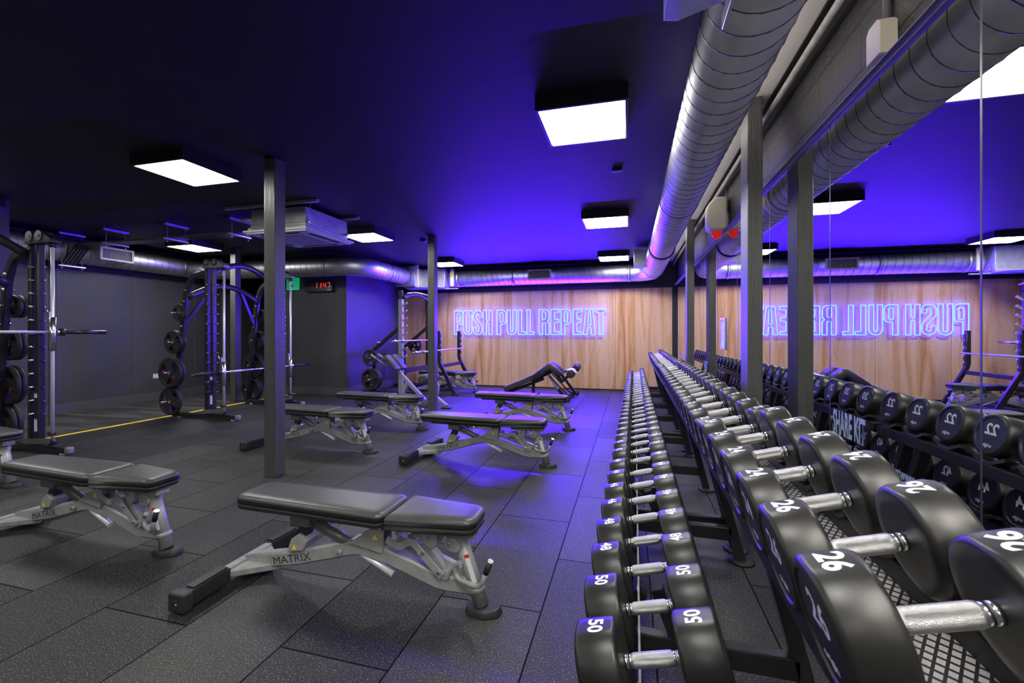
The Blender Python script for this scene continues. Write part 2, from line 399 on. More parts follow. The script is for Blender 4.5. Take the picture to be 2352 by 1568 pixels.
def tag(o, label, cat, group=None):
    o['label'] = label; o['category'] = cat
    if group: o['group'] = group
    return o
def thing(name, label, cat, loc=(0, 0, 0), rz=0, group=None):
    o = bpy.data.objects.new(name, None); COL.objects.link(o); o.empty_display_size = .1
    o.location = loc; o.rotation_euler = (0, 0, rz)
    return tag(o, label, cat, group)
def copy_tree(o, parent=None):
    c = o.copy(); COL.objects.link(c)
    if parent is not None: c.parent = parent
    for ch in list(o.children): copy_tree(ch, c)
    return c

# ------------------------------------------------------------------ room shell
XM, XL, YB, YF, ZC = 0.951, -8.9, 10.2, -3.6, 2.87
def slab(name, x0, x1, y0, y1, z0, z1, m, kind='structure'):
    return MB().box(((x0+x1)/2, (y0+y1)/2, (z0+z1)/2), (x1-x0, y1-y0, z1-z0)).build(name, m, kind=kind)
slab('floor', -6.93, 1.2, YF, YB+.2, -.1, 0, 'floor')
slab('floor.001', XL-.2, -6.93, YF, YB+.2, -.1, 0, 'turf')
slab('trim_1', -6.97, -6.90, YF, 7.9, 0, .003, 'yellow')
slab('ceiling', XL-.2, .42, YF, YB+.2, ZC, ZC+.1, 'ceiling')
slab('ceiling.001', .42, 1.2, YF, YB+.2, ZC, ZC+.1, 'white_ceiling')
slab('wall_right', XM+.03, 1.2, YF, YB+.2, 0, ZC, 'block')
slab('wall_left', XL-.2, XL, YF, 9.2, 0, ZC, 'wall')
slab('wall_behind', XL, XM+.03, YF-.2, YF, 0, ZC, 'wall')
slab('wall_back', -5.68, XM+.03, YB, YB+.2, 0, ZC, 'wall_dark')
slab('wall_clock', -7.75, -5.68, 7.87, YB+.2, 0, ZC, 'wall')
slab('wall_alcove', XL-.2, -7.75, 9.0, 9.2, 0, ZC, 'wall_dark')
slab('wall_back_plywood', -5.68, .893, YB-.02, YB, .02, 2.30, 'ply')
slab('trim_2', -5.68, .893, YB-.05, YB, 2.30, 2.36, 'wall_dark')
# left wall panel seams and header band
mb = MB()
for y in (2.6, 3.75, 4.9, 6.047, 7.195, 8.34): mb.box((XL+.003, y, 1.25), (.008, .006, 2.15), 0)
mb.build('trim_3', 'silver_dark', kind='structure')
slab('trim_4', XL, XL+.035, YF, 9.0, 2.35, ZC, 'wall_dark')
def skirt(name, p0, p1, nrm):
    p0, p1, n = Vector(p0), Vector(p1), Vector(nrm)
    mb = MB(); c = (p0+p1)/2; d = p1-p0
    L = d.length; rz = math.atan2(d.y, d.x); rot = Matrix.Rotation(rz, 3, 'Z')
    mb.box(c+n*.01+Vector((0, 0, .065)), (L, .02, .13), 0, rot)
    mb.box(c+n*.006+Vector((0, 0, .14)), (L, .012, .02), 0, rot)
    return mb.build(name, 'skirting', kind='structure')
skirt('baseboard_left', (XL, YF, 0), (XL, 9.0, 0), (1, 0, 0))
skirt('baseboard_clock', (-7.75, 7.87, 0), (-5.66, 7.87, 0), (0, -1, 0))
skirt('baseboard_side', (-5.68, 7.87, 0), (-5.68, YB, 0), (1, 0, 0))
skirt('baseboard_alcove', (XL, 9.0, 0), (-7.75, 9.0, 0), (0, -1, 0))

# mirror panels on the right wall
edges = [1.527+.96*k for k in range(-5, 10)]
edges = [e for e in edges if e < 10.1]+[10.13]
ordn = ['nearest', 'second', 'third', 'fourth', 'fifth', 'sixth', 'seventh', 'eighth', 'ninth', 'tenth', 'eleventh', 'twelfth', 'thirteenth', 'fourteenth']
vis = 0; bh = 0
for a, b_ in zip(edges, edges[1:]):
    mb = MB(); mb.box((XM+.003, (a+b_)/2, 1.19), (.006, b_-a-.006, 2.26), 0)
    for y in (a+.0015, b_-.0015): mb.box((XM+.002, y, 1.19), (.006, .003, 2.26), 1)
    o = mb.build('wall_mirror', ['mirror', 'mirror_edge'])
    if b_ > .4: lab = 'tall wall mirror panel, %s from the camera on the right wall' % ordn[vis]; vis += 1
    else: lab = 'tall wall mirror panel, %s behind the camera on the right wall' % ordn[bh]; bh += 1
    tag(o, lab, 'mirror', 'wall mirror panels')
mb = MB(); mb.box((XM-.004, 3.2, 2.335), (.02, 13.6, .03), 1); mb.box((XM-.012, 3.2, 2.343), (.03, 13.6, .004), 1)
mb.faces([(XM-.02, YF, 2.352), (XM-.02, YB-.02, 2.352), (XM+.03, YB-.02, 2.385), (XM+.03, YF, 2.385)], [(0, 1, 2, 3)], 0)
mb.box((XM-.0, 3.2, 2.35), (.04, 13.6, .006), 0)
mb.build('trim_5', ['trim_light', 'trim_dark'], kind='structure')
# black corner post and high conduit
slab('trim_6', .893, XM+.02, YB-.04, YB, 0, ZC, 'wall_dark')
o = MB().cyl((XM-.03, YF, 2.80), (XM-.03, YB-.03, 2.80), .022, 0, 12).build('conduit_pipe', 'trim_light')
tag(o, 'long pale grey pipe running along the top of the mirrored wall', 'pipe')
slab('trim_7', .90, .93, YF, YB, ZC-.012, ZC, 'print_dark')

# columns
def column(x0, y0, w, d, lab):
    mb = MB(); mb.box((x0+w/2, y0+d/2, ZC/2), (w, d, ZC), 0, bev=.006)
    o = mb.build('steel_column', 'column'); o['kind'] = 'structure'
    o.name = 'trim_column'
    return o
column(.758, 3.23, .092, .19, ''); column(.765, 6.5, .095, .2, ''); column(-3.185, 3.225, .12, .125, '')
column(-3.17, 6.5, .12, .125, ''); column(-7.19, 6.5, .12, .125, ''); column(-7.19, 3.32, .12, .125, '')
column(-3.18, -.05, .12, .125, ''); column(-7.19, -.05, .12, .125, '')

# ------------------------------------------------------------------ ceiling lamps
def lamp_proto():
    t = thing('ceiling_lamp', '', 'lamp')
    mb = MB()
    for sx, sy, dx, dy in ((0, .29, .6, .02), (0, -.29, .6, .02), (.29, 0, .02, .56), (-.29, 0, .02, .56)): mb.box((sx, sy, -.05), (dx, dy, .1))
    mb.box((0, 0, -.03), (.56, .56, .04))
    mb.build('lamp_housing', 'black', t, bevel=.002)
    MB().box((0, 0, -.092), (.545, .545, .012)).build('diffuser', 'panel', t)
    return t
lp = lamp_proto()
first = True
lampdefs = [(-.31, 3.14, 'square lit ceiling panel nearest the silver duct and the camera'),
 (-.31, 5.99, 'square lit ceiling panel near the duct, second along from the camera'),
 (-.31, 8.93, 'square lit ceiling panel near the duct, closest to the plywood wall'),
 (-3.95, 3.14, 'square lit ceiling panel in front of the ceiling air unit, large at left'),
 (-3.93, 5.98, 'square lit ceiling panel just behind the ceiling air unit'),
 (-3.83, 8.76, 'square lit ceiling panel behind the far thin column, near the back duct'),
 (-7.35, 5.95, 'square lit ceiling panel above the far rack with plates'),
 (-7.35, 3.1, 'square lit ceiling panel above the left rack, outside the view'),
 (-.31, .28, 'square lit ceiling panel right over the camera'),
 (-3.95, .28, 'square lit ceiling panel left of the camera'),
 (-7.35, .28, 'square lit ceiling panel far left of the camera'),
 (-.31, -2.5, 'square lit ceiling panel behind the camera by the mirrors'),
 (-3.95, -2.5, 'square lit ceiling panel behind the camera in the middle')]
for x, y, lab in lampdefs:
    o = lp if first else copy_tree(lp); first = False
    o.location = (x, y, ZC); o['label'] = lab; o['group'] = 'square ceiling panels'

# added lamp, stand-in for an unseen source on the mirrored side, behind the camera (it lights the upper wall and the pale ceiling strip)
t = thing('added_batten_lamp', 'added batten lamp behind the camera, standing in for an unseen source', 'lamp', (.74, -.3, 2.60))
MB().box((0, 0, .03), (.03, 1.5, .02)).build('lamp_housing', 'white', t, bevel=.004)
MB().cyl((0, -.72, -.01), (0, .72, -.01), .022, 0, 12).build('tube', 'batten', t)
mb = MB()
for y in (-.5, .5): mb.cyl((0, y, .05), (0, y, .25), .004, 0, 6)
mb.build('hanger_rod', 'galv', t)

t = thing('added_strip_light', 'added light strip on top of the silver duct, standing in for an unseen source', 'lamp', (.615, 4.1, 2.765))  # added, hidden by the duct; brightens the pale ceiling and upper wall
MB().box((-.012, 0, -.006), (.02, 10.2, .012), 0, Matrix.Rotation(R(-45), 3, 'Y')).build('lamp_channel', 'galv', t)
MB().cyl((.004, -5.05, .004), (.004, 5.05, .004), .007, 0, 8).build('tube', 'strip', t)

# ------------------------------------------------------------------ ducts
def duct(name, lab, path, r, group=None, helix=True, r_at=None, collars=()):
    mb = MB(); P = [Vector(p) for p in path]
    mb.tube(P, (lambda i: r_at[i]) if r_at else r, 0, 40)
    if helix:
        for A, B, ra in zip(P, P[1:], (r_at or [r]*len(P))):
            L = (B-A).length
            if L < .5: continue
            t = (B-A).normalized(); u = Vector((0, 0, 1)); v = t.cross(u).normalized(); turns = L/.125; n = int(turns*22)
            mb.tube([A+t*(L*k/n)+(u*math.cos(2*PI*turns*k/n)+v*math.sin(2*PI*turns*k/n))*(ra+.0008) for k in range(n+1)], .0032, 1, 4)
    for c, ax, rc, wd in collars:
        ax = Vector(ax).normalized(); c = Vector(c)
        mb.lathe([(-wd/2, rc-.006), (-wd/2, rc), (wd/2, rc), (wd/2, rc-.006)], c, ax, 0, 40, cap=False)
        for s_ in (-1, 1): mb.lathe([(-.003, rc-.01), (-.003, rc+.002), (.003, rc+.002), (.003, rc-.01)], c+ax*s_*wd/2, ax, 1, 40, cap=False)
    o = mb.build(name, ['duct', 'duct_seam']); tag(o, lab, 'duct', group); return o
ZD = 2.61
def arc(c, r, a0, a1, n, z): return [(c[0]+r*math.cos(R(a0+(a1-a0)*k/n)), c[1]+r*math.sin(R(a0+(a1-a0)*k/n)), z) for k in range(n+1)]
rp = [(.47, YF+.01, ZD), (.47, 7.05, ZD), (.47, 7.12, ZD), (.47, 9.35, ZD)]; ra = [.18, .18, .197, .197]
el = arc((.02, 9.35), .45, 0, 90, 4, ZD-.01)
rp += el[1:]; ra += [.197]*4
rp += [(-4.15, 9.8, ZD-.02)]; ra += [.19]
ra[-2] = .19
cols = [((.47, y, ZD), (0, 1, 0), .183, .03) for y in (1.62, 4.6)]+[((.47, 7.1, ZD), (0, 1, 0), .2, .1), ((.47, 9.3, ZD), (0, 1, 0), .2, .05), ((-.02, 9.8, ZD-.01), (1, 0, 0), .2, .05), ((-2.6, 9.8, ZD-.02), (1, 0, 0), .193, .04), ((-3.95, 9.8, ZD-.02), (1, 0, 0), .195, .05)]
main_duct = duct('air_duct', 'large silver spiral duct running along the mirrors and across the plywood wall', rp, .18, r_at=ra, collars=cols)
lp_ = [(-8.62, YF+.01, 2.6), (-8.62, 6.75, 2.6)]+arc((-8.07, 6.75), .55, 180, 90, 4, 2.6)[1:]+[(-5.6, 7.3, 2.585)]+arc((-5.45, 7.75), .45, -90, 0, 4, 2.585)+[(-5.0, 9.0, 2.585)]
lr = [.182]*len(lp_)
duct('air_duct', 'silver spiral duct along the left wall, past the clock, to the white damper', lp_, .182, r_at=lr,
     collars=[((-8.62, 6.65, 2.6), (0, 1, 0), .187, .05), ((-8.62, 4.75, 2.6), (0, 1, 0), .187, .05), ((-5.66, 7.3, 2.585), (1, 0, 0), .187, .05), ((-5.0, 8.3, 2.585), (0, 1, 0), .187, .05)])
# damper boxes at the back corner
t = thing('fire_damper', 'galvanised damper box with a white flange behind the thin far column', 'damper', (-4.55, 9.3, 0))
mb = MB()
mb.box((-.42, -.25, 2.59), (.5, .03, .46)); mb.box((-.42, .05, 2.59), (.42, .6, .42))
mb.box((.05, .35, 2.59), (.62, .36, .42)); mb.box((-.1, .2, 2.36), (.9, .5, .03)); mb.box((0, .3, 2.34), (1.3, .04, .02))
mb.build('damper_box', 'galv', t, bevel=.004)
MB().box((-.15, -.22, 2.59), (.07, .03, .5)).build('flange', 'white', t)
MB().box((-.15, -.245, 2.68), (.02, .02, .12)).build('control_lever', 'orange', t)
mb = MB()
for x in (-.55, .5): mb.cyl((x, .3, 2.33), (x, .3, 2.87), .005, 0, 6)
mb.build('hanger_rod', 'galv', t)
t = thing('damper_flange', 'white upright damper plate clamped round the duct near the plywood wall', 'damper', (-4.05, 9.6, 0))
mb = MB(); mb.box((0, 0, 2.6), (.085, .03, .4)); mb.build('flange', 'white', t, bevel=.002)
MB().beam((-.01, -.025, 2.62), (.015, -.025, 2.72), .02, .02).build('control_lever', 'orange', t)

def vent(lab, w_, h_, loc, rz, spout=.14, sq=.018):
    """grille spout: local +y is the outward direction"""
    t = thing('air_vent', lab, 'vent', loc, rz, 'duct grilles')
    mb = MB()
    for z in (h_/2, -h_/2): mb.box((0, -spout/2, z), (w_, spout, .01))
    for x in (w_/2, -w_/2): mb.box((x, -spout/2, 0), (.01, spout, h_))
    mb.build('spout', 'galv', t)
    mb = MB(); b = .035
    for z in (h_/2-b/2+.015, -h_/2+b/2-.015): mb.box((0, .004, z), (w_+.03, .012, b))
    for x in (w_/2-b/2+.015, -w_/2+b/2-.015): mb.box((x, .004, 0), (b, .012, h_-2*b+.03))
    mb.build('vent_frame', 'trim_light', t, bevel=.002)
    mb = MB(); n = int((w_-2*b)/sq)
    for k in range(1, n): mb.box((-(w_-.04)/2+(w_-.04)*k/n, -.006, 0), (.003, .012, h_-.05), 1)
    n = int((h_-2*b)/sq)
    for k in range(1, n+1): mb.box((0, .0, -(h_-.04)/2+(h_-.04)*k/(n+1)), (w_-.05, .012, .003), 1)
    mb.box((0, -.03, 0), (w_-.02, .004, h_-.02), 0)
    mb.build('vent_slats', ['grille', 'trim_light'], t)
    return t
vent('white framed grille on the silver duct along the left wall', .47, .19, (-8.28, 5.35, 2.6), -PI/2, .2)
vent('small grille on the silver duct above the neon sign', .5, .19, (-1.95, 9.56, 2.6), PI, .12, .02)
# far small take-off and the large near one
t = thing('duct_outlet', 'plain metal box outlet on the far end of the silver duct', 'vent', (.24, 8.35, 2.66))
mb = MB(); mb.box((-.03, 0, 0), (.28, .3, .3)); mb.build('outlet_box', 'galv', t, bevel=.004)
t = thing('duct_outlet', 'dark sloping outlet box on the duct at the top edge, nearest the camera', 'vent', (.34, 1.5, 2.61))
mb = MB()
poly = [(-.02, -.12), (-.02, .16), (-.18, .19), (-.22, .16), (-.22, -.15), (-.17, -.16)]
mb.prism(poly, lambda p: (p[0], -.35, p[1]), lambda p: (p[0], .22, p[1]))
mb.build('outlet_box', 'galv', t, bevel=.003)
mb = MB(); mb.box((-.0, .0, 0), (.012, .6, .34)); mb.build('saddle_flange', 'galv', t, bevel=.003)

# ------------------------------------------------------------------ ceiling air unit
t = thing('air_conditioner', 'square ceiling air unit with metal body and white panel behind the column', 'air conditioner', (-4.15, 4.81, 0))
mb = MB()
mb.box((0, 0, 2.545), (.93, .93, .025)); mb.box((0, 0, 2.53), (.88, .88, .03)); mb.build('face_panel', 'white', t, bevel=.008)
mb = MB()
for k in range(4):
    a = k*PI/2; c = Vector((math.cos(a), math.sin(a), 0))*.36; rot = Matrix.Rotation(a, 3, 'Z')
    mb.box((c.x, c.y, 2.5145), (.05, .56, .004), 0, rot)
mb.build('air_slot', 'print_dark', t)
MB().box((0, 0, 2.512), (.52, .52, .008)).build('intake_grille', 'trim_light', t, bevel=.004)
mb = MB(); mb.box((0, 0, 2.69), (.80, .80, .25)); mb.box((0, 0, 2.60), (.82, .82, .012)); mb.box((0, 0, 2.63), (.82, .82, .006)); mb.build('unit_body', 'galv', t, bevel=.004)
mb = MB()
for x in (-.43, .43):
    for y in (-.35, .35):
        mb.cyl((x, y, 2.6), (x, y, 2.86), .005, 0, 6); mb.box((x*.97, y, 2.63), (.06, .03, .03))
mb.build('hanger_rod', 'galv', t)
mb = MB()
for y in (-.45, .35): MB().beam((-.75, y, 2.85), (.62, y, 2.85), .045, .03).build('mounting_rail', 'galv', t)
mb = MB(); mb.cyl((-.43, -.32, 2.56), (-.43, -.32, 2.68), .022, 0, 10); mb.tube([(-.43, -.32, 2.68), (-.47, -.32, 2.72), (-.62, -.32, 2.73)], .025, 0, 10); mb.box((-.43, -.3, 2.58), (.1, .14, .06))
mb.build('drain_pipe', 'white', t)

# cable tray
t = thing('cable_tray', 'long perforated metal tray hung under the ceiling to the air unit', 'cable tray', (0, 4.86, 0))
mb = MB(); path = [(-8.88, 2.36), (-8.6, 2.36), (-8.26, 2.655), (-4.66, 2.655)]
for (x0, z0), (x1, z1) in zip(path, path[1:]):
    mb.beam((x0, 0, z0), (x1, 0, z1), .2, .004, 0)
    for y in (-.1, .1): mb.beam((x0, y, z0+.012), (x1, y, z1+.012), .003, .025, 0)
mb.build('tray', 'black', t)
mb = MB()
x = -8.35
while x < -4.72:
    mb.box((x, -.1026, 2.668), (.022, .001, .006)); x += .045
for i in range(8):
    for j in range(4):
        u = i/8.; mb.box((-8.57+.27*u, -.07+.045*j, 2.386+.234*u-.004), (.018, .012, .002), 0, Matrix.Rotation(-math.atan2(.295, .34), 3, 'Y'))
mb.build('slot_holes', 'trim_light', t, kind='stuff')
for x in (-8.5, -7.55, -6.35, -5.2):
    mb = MB()
    mb.beam((x, -.17, 2.845), (x, .17, 2.845), .035, .03); mb.beam((x, -.17, 2.637 if x > -8.4 else 2.345), (x, .17, 2.637 if x > -8.4 else 2.345), .035, .02)
    zb = 2.62 if x > -8.4 else 2.33
    for y in (-.13, .13): mb.cyl((x, y, zb-.02), (x, y, 2.86), .004, 0, 6); mb.cyl((x, y, zb-.03), (x, y, zb-.01), .009, 0, 6)
    mb.build('tray_hanger', 'galv', t)

# ------------------------------------------------------------------ clock, exit sign, socket, siren, wall box
t = thing('wall_clock', 'black digital wall clock with red digits on the dark wall', 'clock', (-6.3, 7.87, 2.262))
MB().box((0, -.04, 0), (.66, .08, .2)).build('clock_case', 'black', t, bevel=.006)
SEG = {'1': 'bc', '4': 'bcfg', '7': 'abc'}
def digit(mb, ch, x, z, w_=.055, h_=.1):
    s = {'a': ((0, h_), (w_, h_)), 'b': ((w_, h_), (w_, h_/2)), 'c': ((w_, h_/2), (w_, 0)), 'd': ((0, 0), (w_, 0)), 'e': ((0, 0), (0, h_/2)), 'f': ((0, h_/2), (0, h_)), 'g': ((0, h_/2), (w_, h_/2))}
    sl = .12
    for q in SEG[ch]:
        (a, b), (c, d) = s[q]
        A = Vector((x+a+b*sl, -.083, z+b)); B = Vector((x+c+d*sl, -.083, z+d)); v = (B-A)*.06
        mb.beam(A+v, B-v, .010, .004, 0, up=(0, 1, 0))
mb = MB()
for ch, x in (('1', -.095), ('1', 0), ('4', .118), ('7', .212)): digit(mb, ch, x, -.02)
for z in (.015, .055): mb.box((.088, -.083, z), (.01, .004, .01))
mb.build('red_digits', 'led', t)
MB().text('origin', .035, frame((.25, -.0815, -.065), (1, 0, 0), (0, 0, 1)), 0).build('lettering', 'print', t)
t = thing('exit_sign', 'green lit exit sign on the dark wall behind the far rack', 'sign', (-6.98, 7.84, 2.345))
MB().box((0, 0, 0), (.3, .04, .26)).build('sign_body', 'exit', t, bevel=.004)
mb = MB(); mb.box((.0, -.022, -.04), (.05, .003, .07)); mb.box((-.07, -.022, .05), (.1, .003, .02)); mb.box((0, -.0215, .075), (.28, .003, .006)); mb.build('pictogram', 'print', t)
t = thing('wall_socket', 'white double socket low on the dark left wall', 'socket', (XL, 6.43, .46))
MB().box((.006, 0, 0), (.012, .146, .086)).build('socket_plate', 'white', t, bevel=.003)
mb = MB()
for y in (-.035, .035):
    mb.box((.0125, y, -.01), (.002, .006, .018)); mb.box((.0125, y-.012, -.028), (.002, .012, .006)); mb.box((.0125, y+.012, -.028), (.002, .012, .006)); mb.box((.0125, y, .025), (.003, .012, .018))
mb.build('pin_holes', 'print_dark', t)

t = thing('alarm_siren', 'cream alarm siren with a red light fixed above the mirrors', 'alarm', (.87, 4.95, 2.52))
mb = MB()
poly = fillet([(-.10, -.17, .06), (.085, -.17, .05), (.085, .17, .04), (-.02, .17, .06), (-.10, .1, .08)])
mb.prism(poly, lambda p: (p[0], -.1, p[1]), lambda p: (p[0], .1, p[1]), 0, True)
mb.build('siren_case', 'offwhite', t, bevel=.02)
MB().lathe([(0, .05), (.03, .048), (.06, .035), (.075, .01)], (0, 0, -.17), (0, 0, -1), 0, 20).build('red_lens', 'red_lens', t)
mb = MB(); mb.box((.1, .02, .05), (.03, .06, .06)); mb.tube([(.1, .02, .08), (.1, .0, .16), (.1, .05, .3)], .006, 0, 6); mb.build('cable', 'trim_dark', t)
t = thing('junction_box', 'small white box with clipped corners on the block wall above the mirrors', 'box', (XM+.03, 2.03, 2.44))
poly = [(-.05, -.07), (.05, -.07), (.05, .05), (.03, .07), (-.03, .07), (-.05, .05)]
MB().prism(poly, lambda p: (0, p[0], p[1]), lambda p: (-.06, p[0], p[1])).build('box_body', 'offwhite', t, bevel=.003)
MB().cyl((-.015, 0, .07), (-.015, 0, .36), .012, 0, 10).build('conduit', 'trim_dark', t)
o = MB().box((-.12, 4.3, 2.855), (.09, .05, .03)).build('ceiling_bracket', 'black'); tag(o, 'tiny black bracket on the ceiling beside the silver duct', 'bracket')
o = MB().lathe([(0, .05), (.03, .05), (.05, .03)], (-3.35, 6.7, ZC), (0, 0, -1), 0, 16).build('smoke_detector', 'black'); tag(o, 'small black ceiling sensor beside the top of the far column', 'sensor')

# notice frame on the mirror
t = thing('notice_frame', 'silver framed notice fixed on the mirror above the dumbbells', 'picture frame', (XM, 5.01, 1.29))
mb = MB()
for z in (.155, -.155): mb.box((-.008, 0, z), (.016, .24, .025))
for y in (.11, -.11): mb.box((-.008, y, 0), (.016, .025, .3))
mb.build('frame', 'alu', t, bevel=.003)
MB().box((-.004, 0, 0), (.006, .2, .29)).build('notice', 'paper', t)
mb = MB()
for k in range(8): mb.box((-.0075, .02*(k % 2), .11-.025*k), (.001, .12-.03*(k % 3), .006))
mb.build('printed_lines', 'vinyl_text', t)

# lettering on the mirrors
for i, (y, cap) in enumerate(((2.452, 'frosted lettering on the mirror beside the nearest dumbbells'), (6.3, 'frosted lettering on the mirror beyond the first tall dark column'), (9.1, 'frosted lettering on the far end of the mirror near the plywood'))):
    mb = MB()
    f1 = lambda z: frame((XM-.0012, y, z), (0, -1, 0), (0, 0, 1))
    mb.text('SHARE KIT', .15, f1(.872), 0, .035, 'LEFT', .42)
    mb.text('When busy, share the weights between sets', .052, f1(.787), 0, .03, 'LEFT', .76)
    o = mb.build('mirror_lettering', 'vinyl_text'); tag(o, cap, 'lettering', 'mirror lettering')

# ------------------------------------------------------------------ neon sign
def stroke_outline(pts, hw, n=7):
    C = fillet(pts, closed=False, n=n); Lf = []; Rt = []
    for i, p in enumerate(C):
        t = (C[min(i+1, len(C)-1)]-C[max(i-1, 0)]).normalized(); nn = Vector((-t.y, t.x))
        Lf.append(p+nn*hw); Rt.append(p-nn*hw)
    return Lf+Rt[::-1]
Pg = lambda w_: [fillet([(0, 0, 4), (0, 312, 4), (w_, 312, 48), (w_, 132, 52), (46, 132, 8), (46, 0, 4)]), fillet([(40, 157, 10), (40, 280, 6), (80, 280, 24), (80, 157, 24)])]
Ug = lambda w_: [fillet([(0, 312, 4), (0, 0, 60), (w_, 0, 60), (w_, 312, 4), (w_-44, 312, 4), (w_-44, 34, 16), (44, 34, 16), (44, 312, 4)])]
Lg = [fillet([(0, 0, 4), (0, 312, 4), (44, 312, 4), (44, 36, 6), (94, 36, 4), (94, 0, 4)])]
Eg = [fillet([(0, 0, 4), (0, 312, 4), (104, 312, 4), (104, 276, 6), (46, 276, 16), (46, 190, 10), (98, 190, 8), (98, 150, 8), (46, 150, 10), (46, 36, 16), (104, 36, 6), (104, 0, 4)])]
LET = {'P': Pg(119), 'U': Ug(121), 'L': Lg, 'E': Eg,
 'S': [stroke_outline([(99, 222), (99, 290, 39), (22, 290, 39), (22, 205, 40), (99, 108, 40), (99, 22, 39), (22, 22, 39), (22, 95)], 21)],
 'H': [fillet([(0, 0, 4), (0, 312, 4), (44, 312, 4), (44, 178, 12), (76, 178, 12), (76, 312, 4), (120, 312, 4), (120, 0, 4), (76, 0, 4), (76, 150, 14), (44, 150, 14), (44, 0, 4)])],
 'R': [fillet([(0, 0, 4), (0, 312, 4), (126, 312, 45), (126, 190, 30), (104, 163, 8), (128, 140, 24), (128, 0, 4), (84, 0, 4), (84, 145, 16), (46, 145, 14), (46, 0, 4)]), fillet([(42, 185, 10), (42, 285, 6), (84, 285, 24), (84, 185, 24)])],
 'A': [fillet([(0, 0, 4), (28, 312, 8), (112, 312, 8), (143, 0, 4), (96, 0, 4), (90, 88, 14), (54, 88, 14), (46, 0, 4)]), fillet([(66, 288, 8), (82, 288, 8), (93, 117, 10), (54, 117, 10)])],
 'T': [fillet([(0, 312, 6), (129, 312, 6), (129, 275, 8), (89, 275, 8), (89, 0, 5), (42, 0, 5), (42, 275, 8), (0, 275, 8)])]}
sign = thing('neon_sign', 'blue neon sign reading PUSH PULL REPEAT on the plywood wall', 'neon sign', (-4.204, 10.11, 1.257))
KS = .0018955
lets = [('P', 0), ('U', 127), ('S', 262), ('H', 397), ('P', 582), ('U', 715), ('L', 862), ('L', 972), ('R', 1127), ('E', 1277), ('P', 1404), ('E', 1550), ('A', 1672), ('T', 1815)]
for ch, ox in lets:
    jk = MB(); cr_ = MB(); sp = MB()
    for lp2 in LET[ch]:
        pts = [((p[0]+ox)*KS, p[1]*KS*.995) for p in lp2]
        jk.tube([(a, .012, b) for a, b in pts], .0075, 0, 8, closed=True)
        cr_.tube([(a, -.006, b) for a, b in pts], .0085, 0, 8, closed=True)
    for q in (.08, .92):
        p = LET[ch][0][int(len(LET[ch][0])*q)]; sp.cyl(((p[0]+ox)*KS, .01, p[1]*KS), ((p[0]+ox)*KS, .07, p[1]*KS), .004, 0, 6)
    j = jk.build('neon_letter', 'halo_tube', sign)
    cr_.build('neon_tube', 'core', j); sp.build('stand_off', 'trim_light', j)
    wl = max(p[0] for p in LET[ch][0])
    ld = bpy.data.lights.new('letter_glow', 'SPOT'); ld.energy = SIGN_W; ld.color = (.062, .002, 1.0); ld.spot_size = R(178); ld.spot_blend = .35; ld.shadow_soft_size = 0
    lo = bpy.data.objects.new('letter_glow', ld); COL.objects.link(lo); lo.parent = j
    lo.location = ((ox+wl/2)*KS, -.03, 156*KS); lo.rotation_euler = (R(-90), 0, 0)

# ------------------------------------------------------------------ dumbbells and racks
TILT = R(15)
def kg_size(kg):
    r = .10 if kg >= 24 else (.085 if kg >= 16 else .072)
    return r, .062+.0009*kg
_db = {}
HH = .07
def db_meshes(kg):
    if kg in _db: return _db[kg]
    r, L = kg_size(kg)
    mb = MB(); seg = 48; b = .012
    prof = [(0, r-.03), (0, r-b), (b*.3, r-b*.3), (b, r), (L-b, r), (L-b*.3, r-b*.3), (L, r-b), (L, r-.018), (L-.004, r-.021), (L-.004, .001)]
    rings = []
    for a, rr in prof:
        ring = []
        for k in range(seg):
            th = 2*PI*k/seg; y, z = rr*math.cos(th), rr*math.sin(th)
            if z > .95*r: z = .95*r
            if z < -.97*r: z = -.97*r
            ring.append(mb.bm.verts.new((-HH-a, y, z)))
        rings.append(ring)
    for i, (A, B) in enumerate(zip(rings, rings[1:])):
        for k in range(seg):
            f = mb.bm.faces.new((A[k], A[(k+1) % seg], B[(k+1) % seg], B[k])); f.smooth = i not in (6, 7, 8); f.material_index = 1 if i >= 8 else 0
    mb.bm.faces.new(rings[0])
    s = str(kg); ts = .054 if r > .09 else .046
    mb.text(s, ts, frame((-HH-L/2, 0, .95*r+.0006), (0, -1, 0), (1, 0, 0)), 2, .03)
    mb.text(s, ts*1.3, frame((-HH-L+.0034, 0, .018), (0, -1, 0), (0, 0, 1)), 2, .025)
    mb.text('origin', ts*.42, frame((-HH-L+.0034, 0, -r*.5), (0, -1, 0), (0, 0, 1)), 2, .03)
    h = mb.build('weight_head', ['urethane', 'urethane_face', 'print'])
    g = MB(); g.lathe([(-HH-.002, .0145), (-HH+.02, .0145), (-HH+.021, .0165), (-HH+.026, .0178), (HH-.026, .0178), (HH-.021, .0165), (HH-.02, .0145), (HH+.002, .0145)], (0, 0, 0), (1, 0, 0), 0, 20)
    g.lathe([(-HH, .0155), (-HH+.009, .0155)], (0, 0, 0), (1, 0, 0), 1, 20); g.lathe([(HH-.009, .0155), (HH, .0155)], (0, 0, 0), (1, 0, 0), 1, 20)
    g.lathe([(HH-.019, .0152), (HH-.012, .0152)], (0, 0, 0), (1, 0, 0), 1, 20); g.lathe([(-HH+.012, .0152), (-HH+.019, .0152)], (0, 0, 0), (1, 0, 0), 1, 20)
    gr = g.build('grip', ['steel', 'chrome'])
    _db[kg] = (h.data, gr.data)
    bpy.data.objects.remove(h); bpy.data.objects.remove(gr)
    return _db[kg]
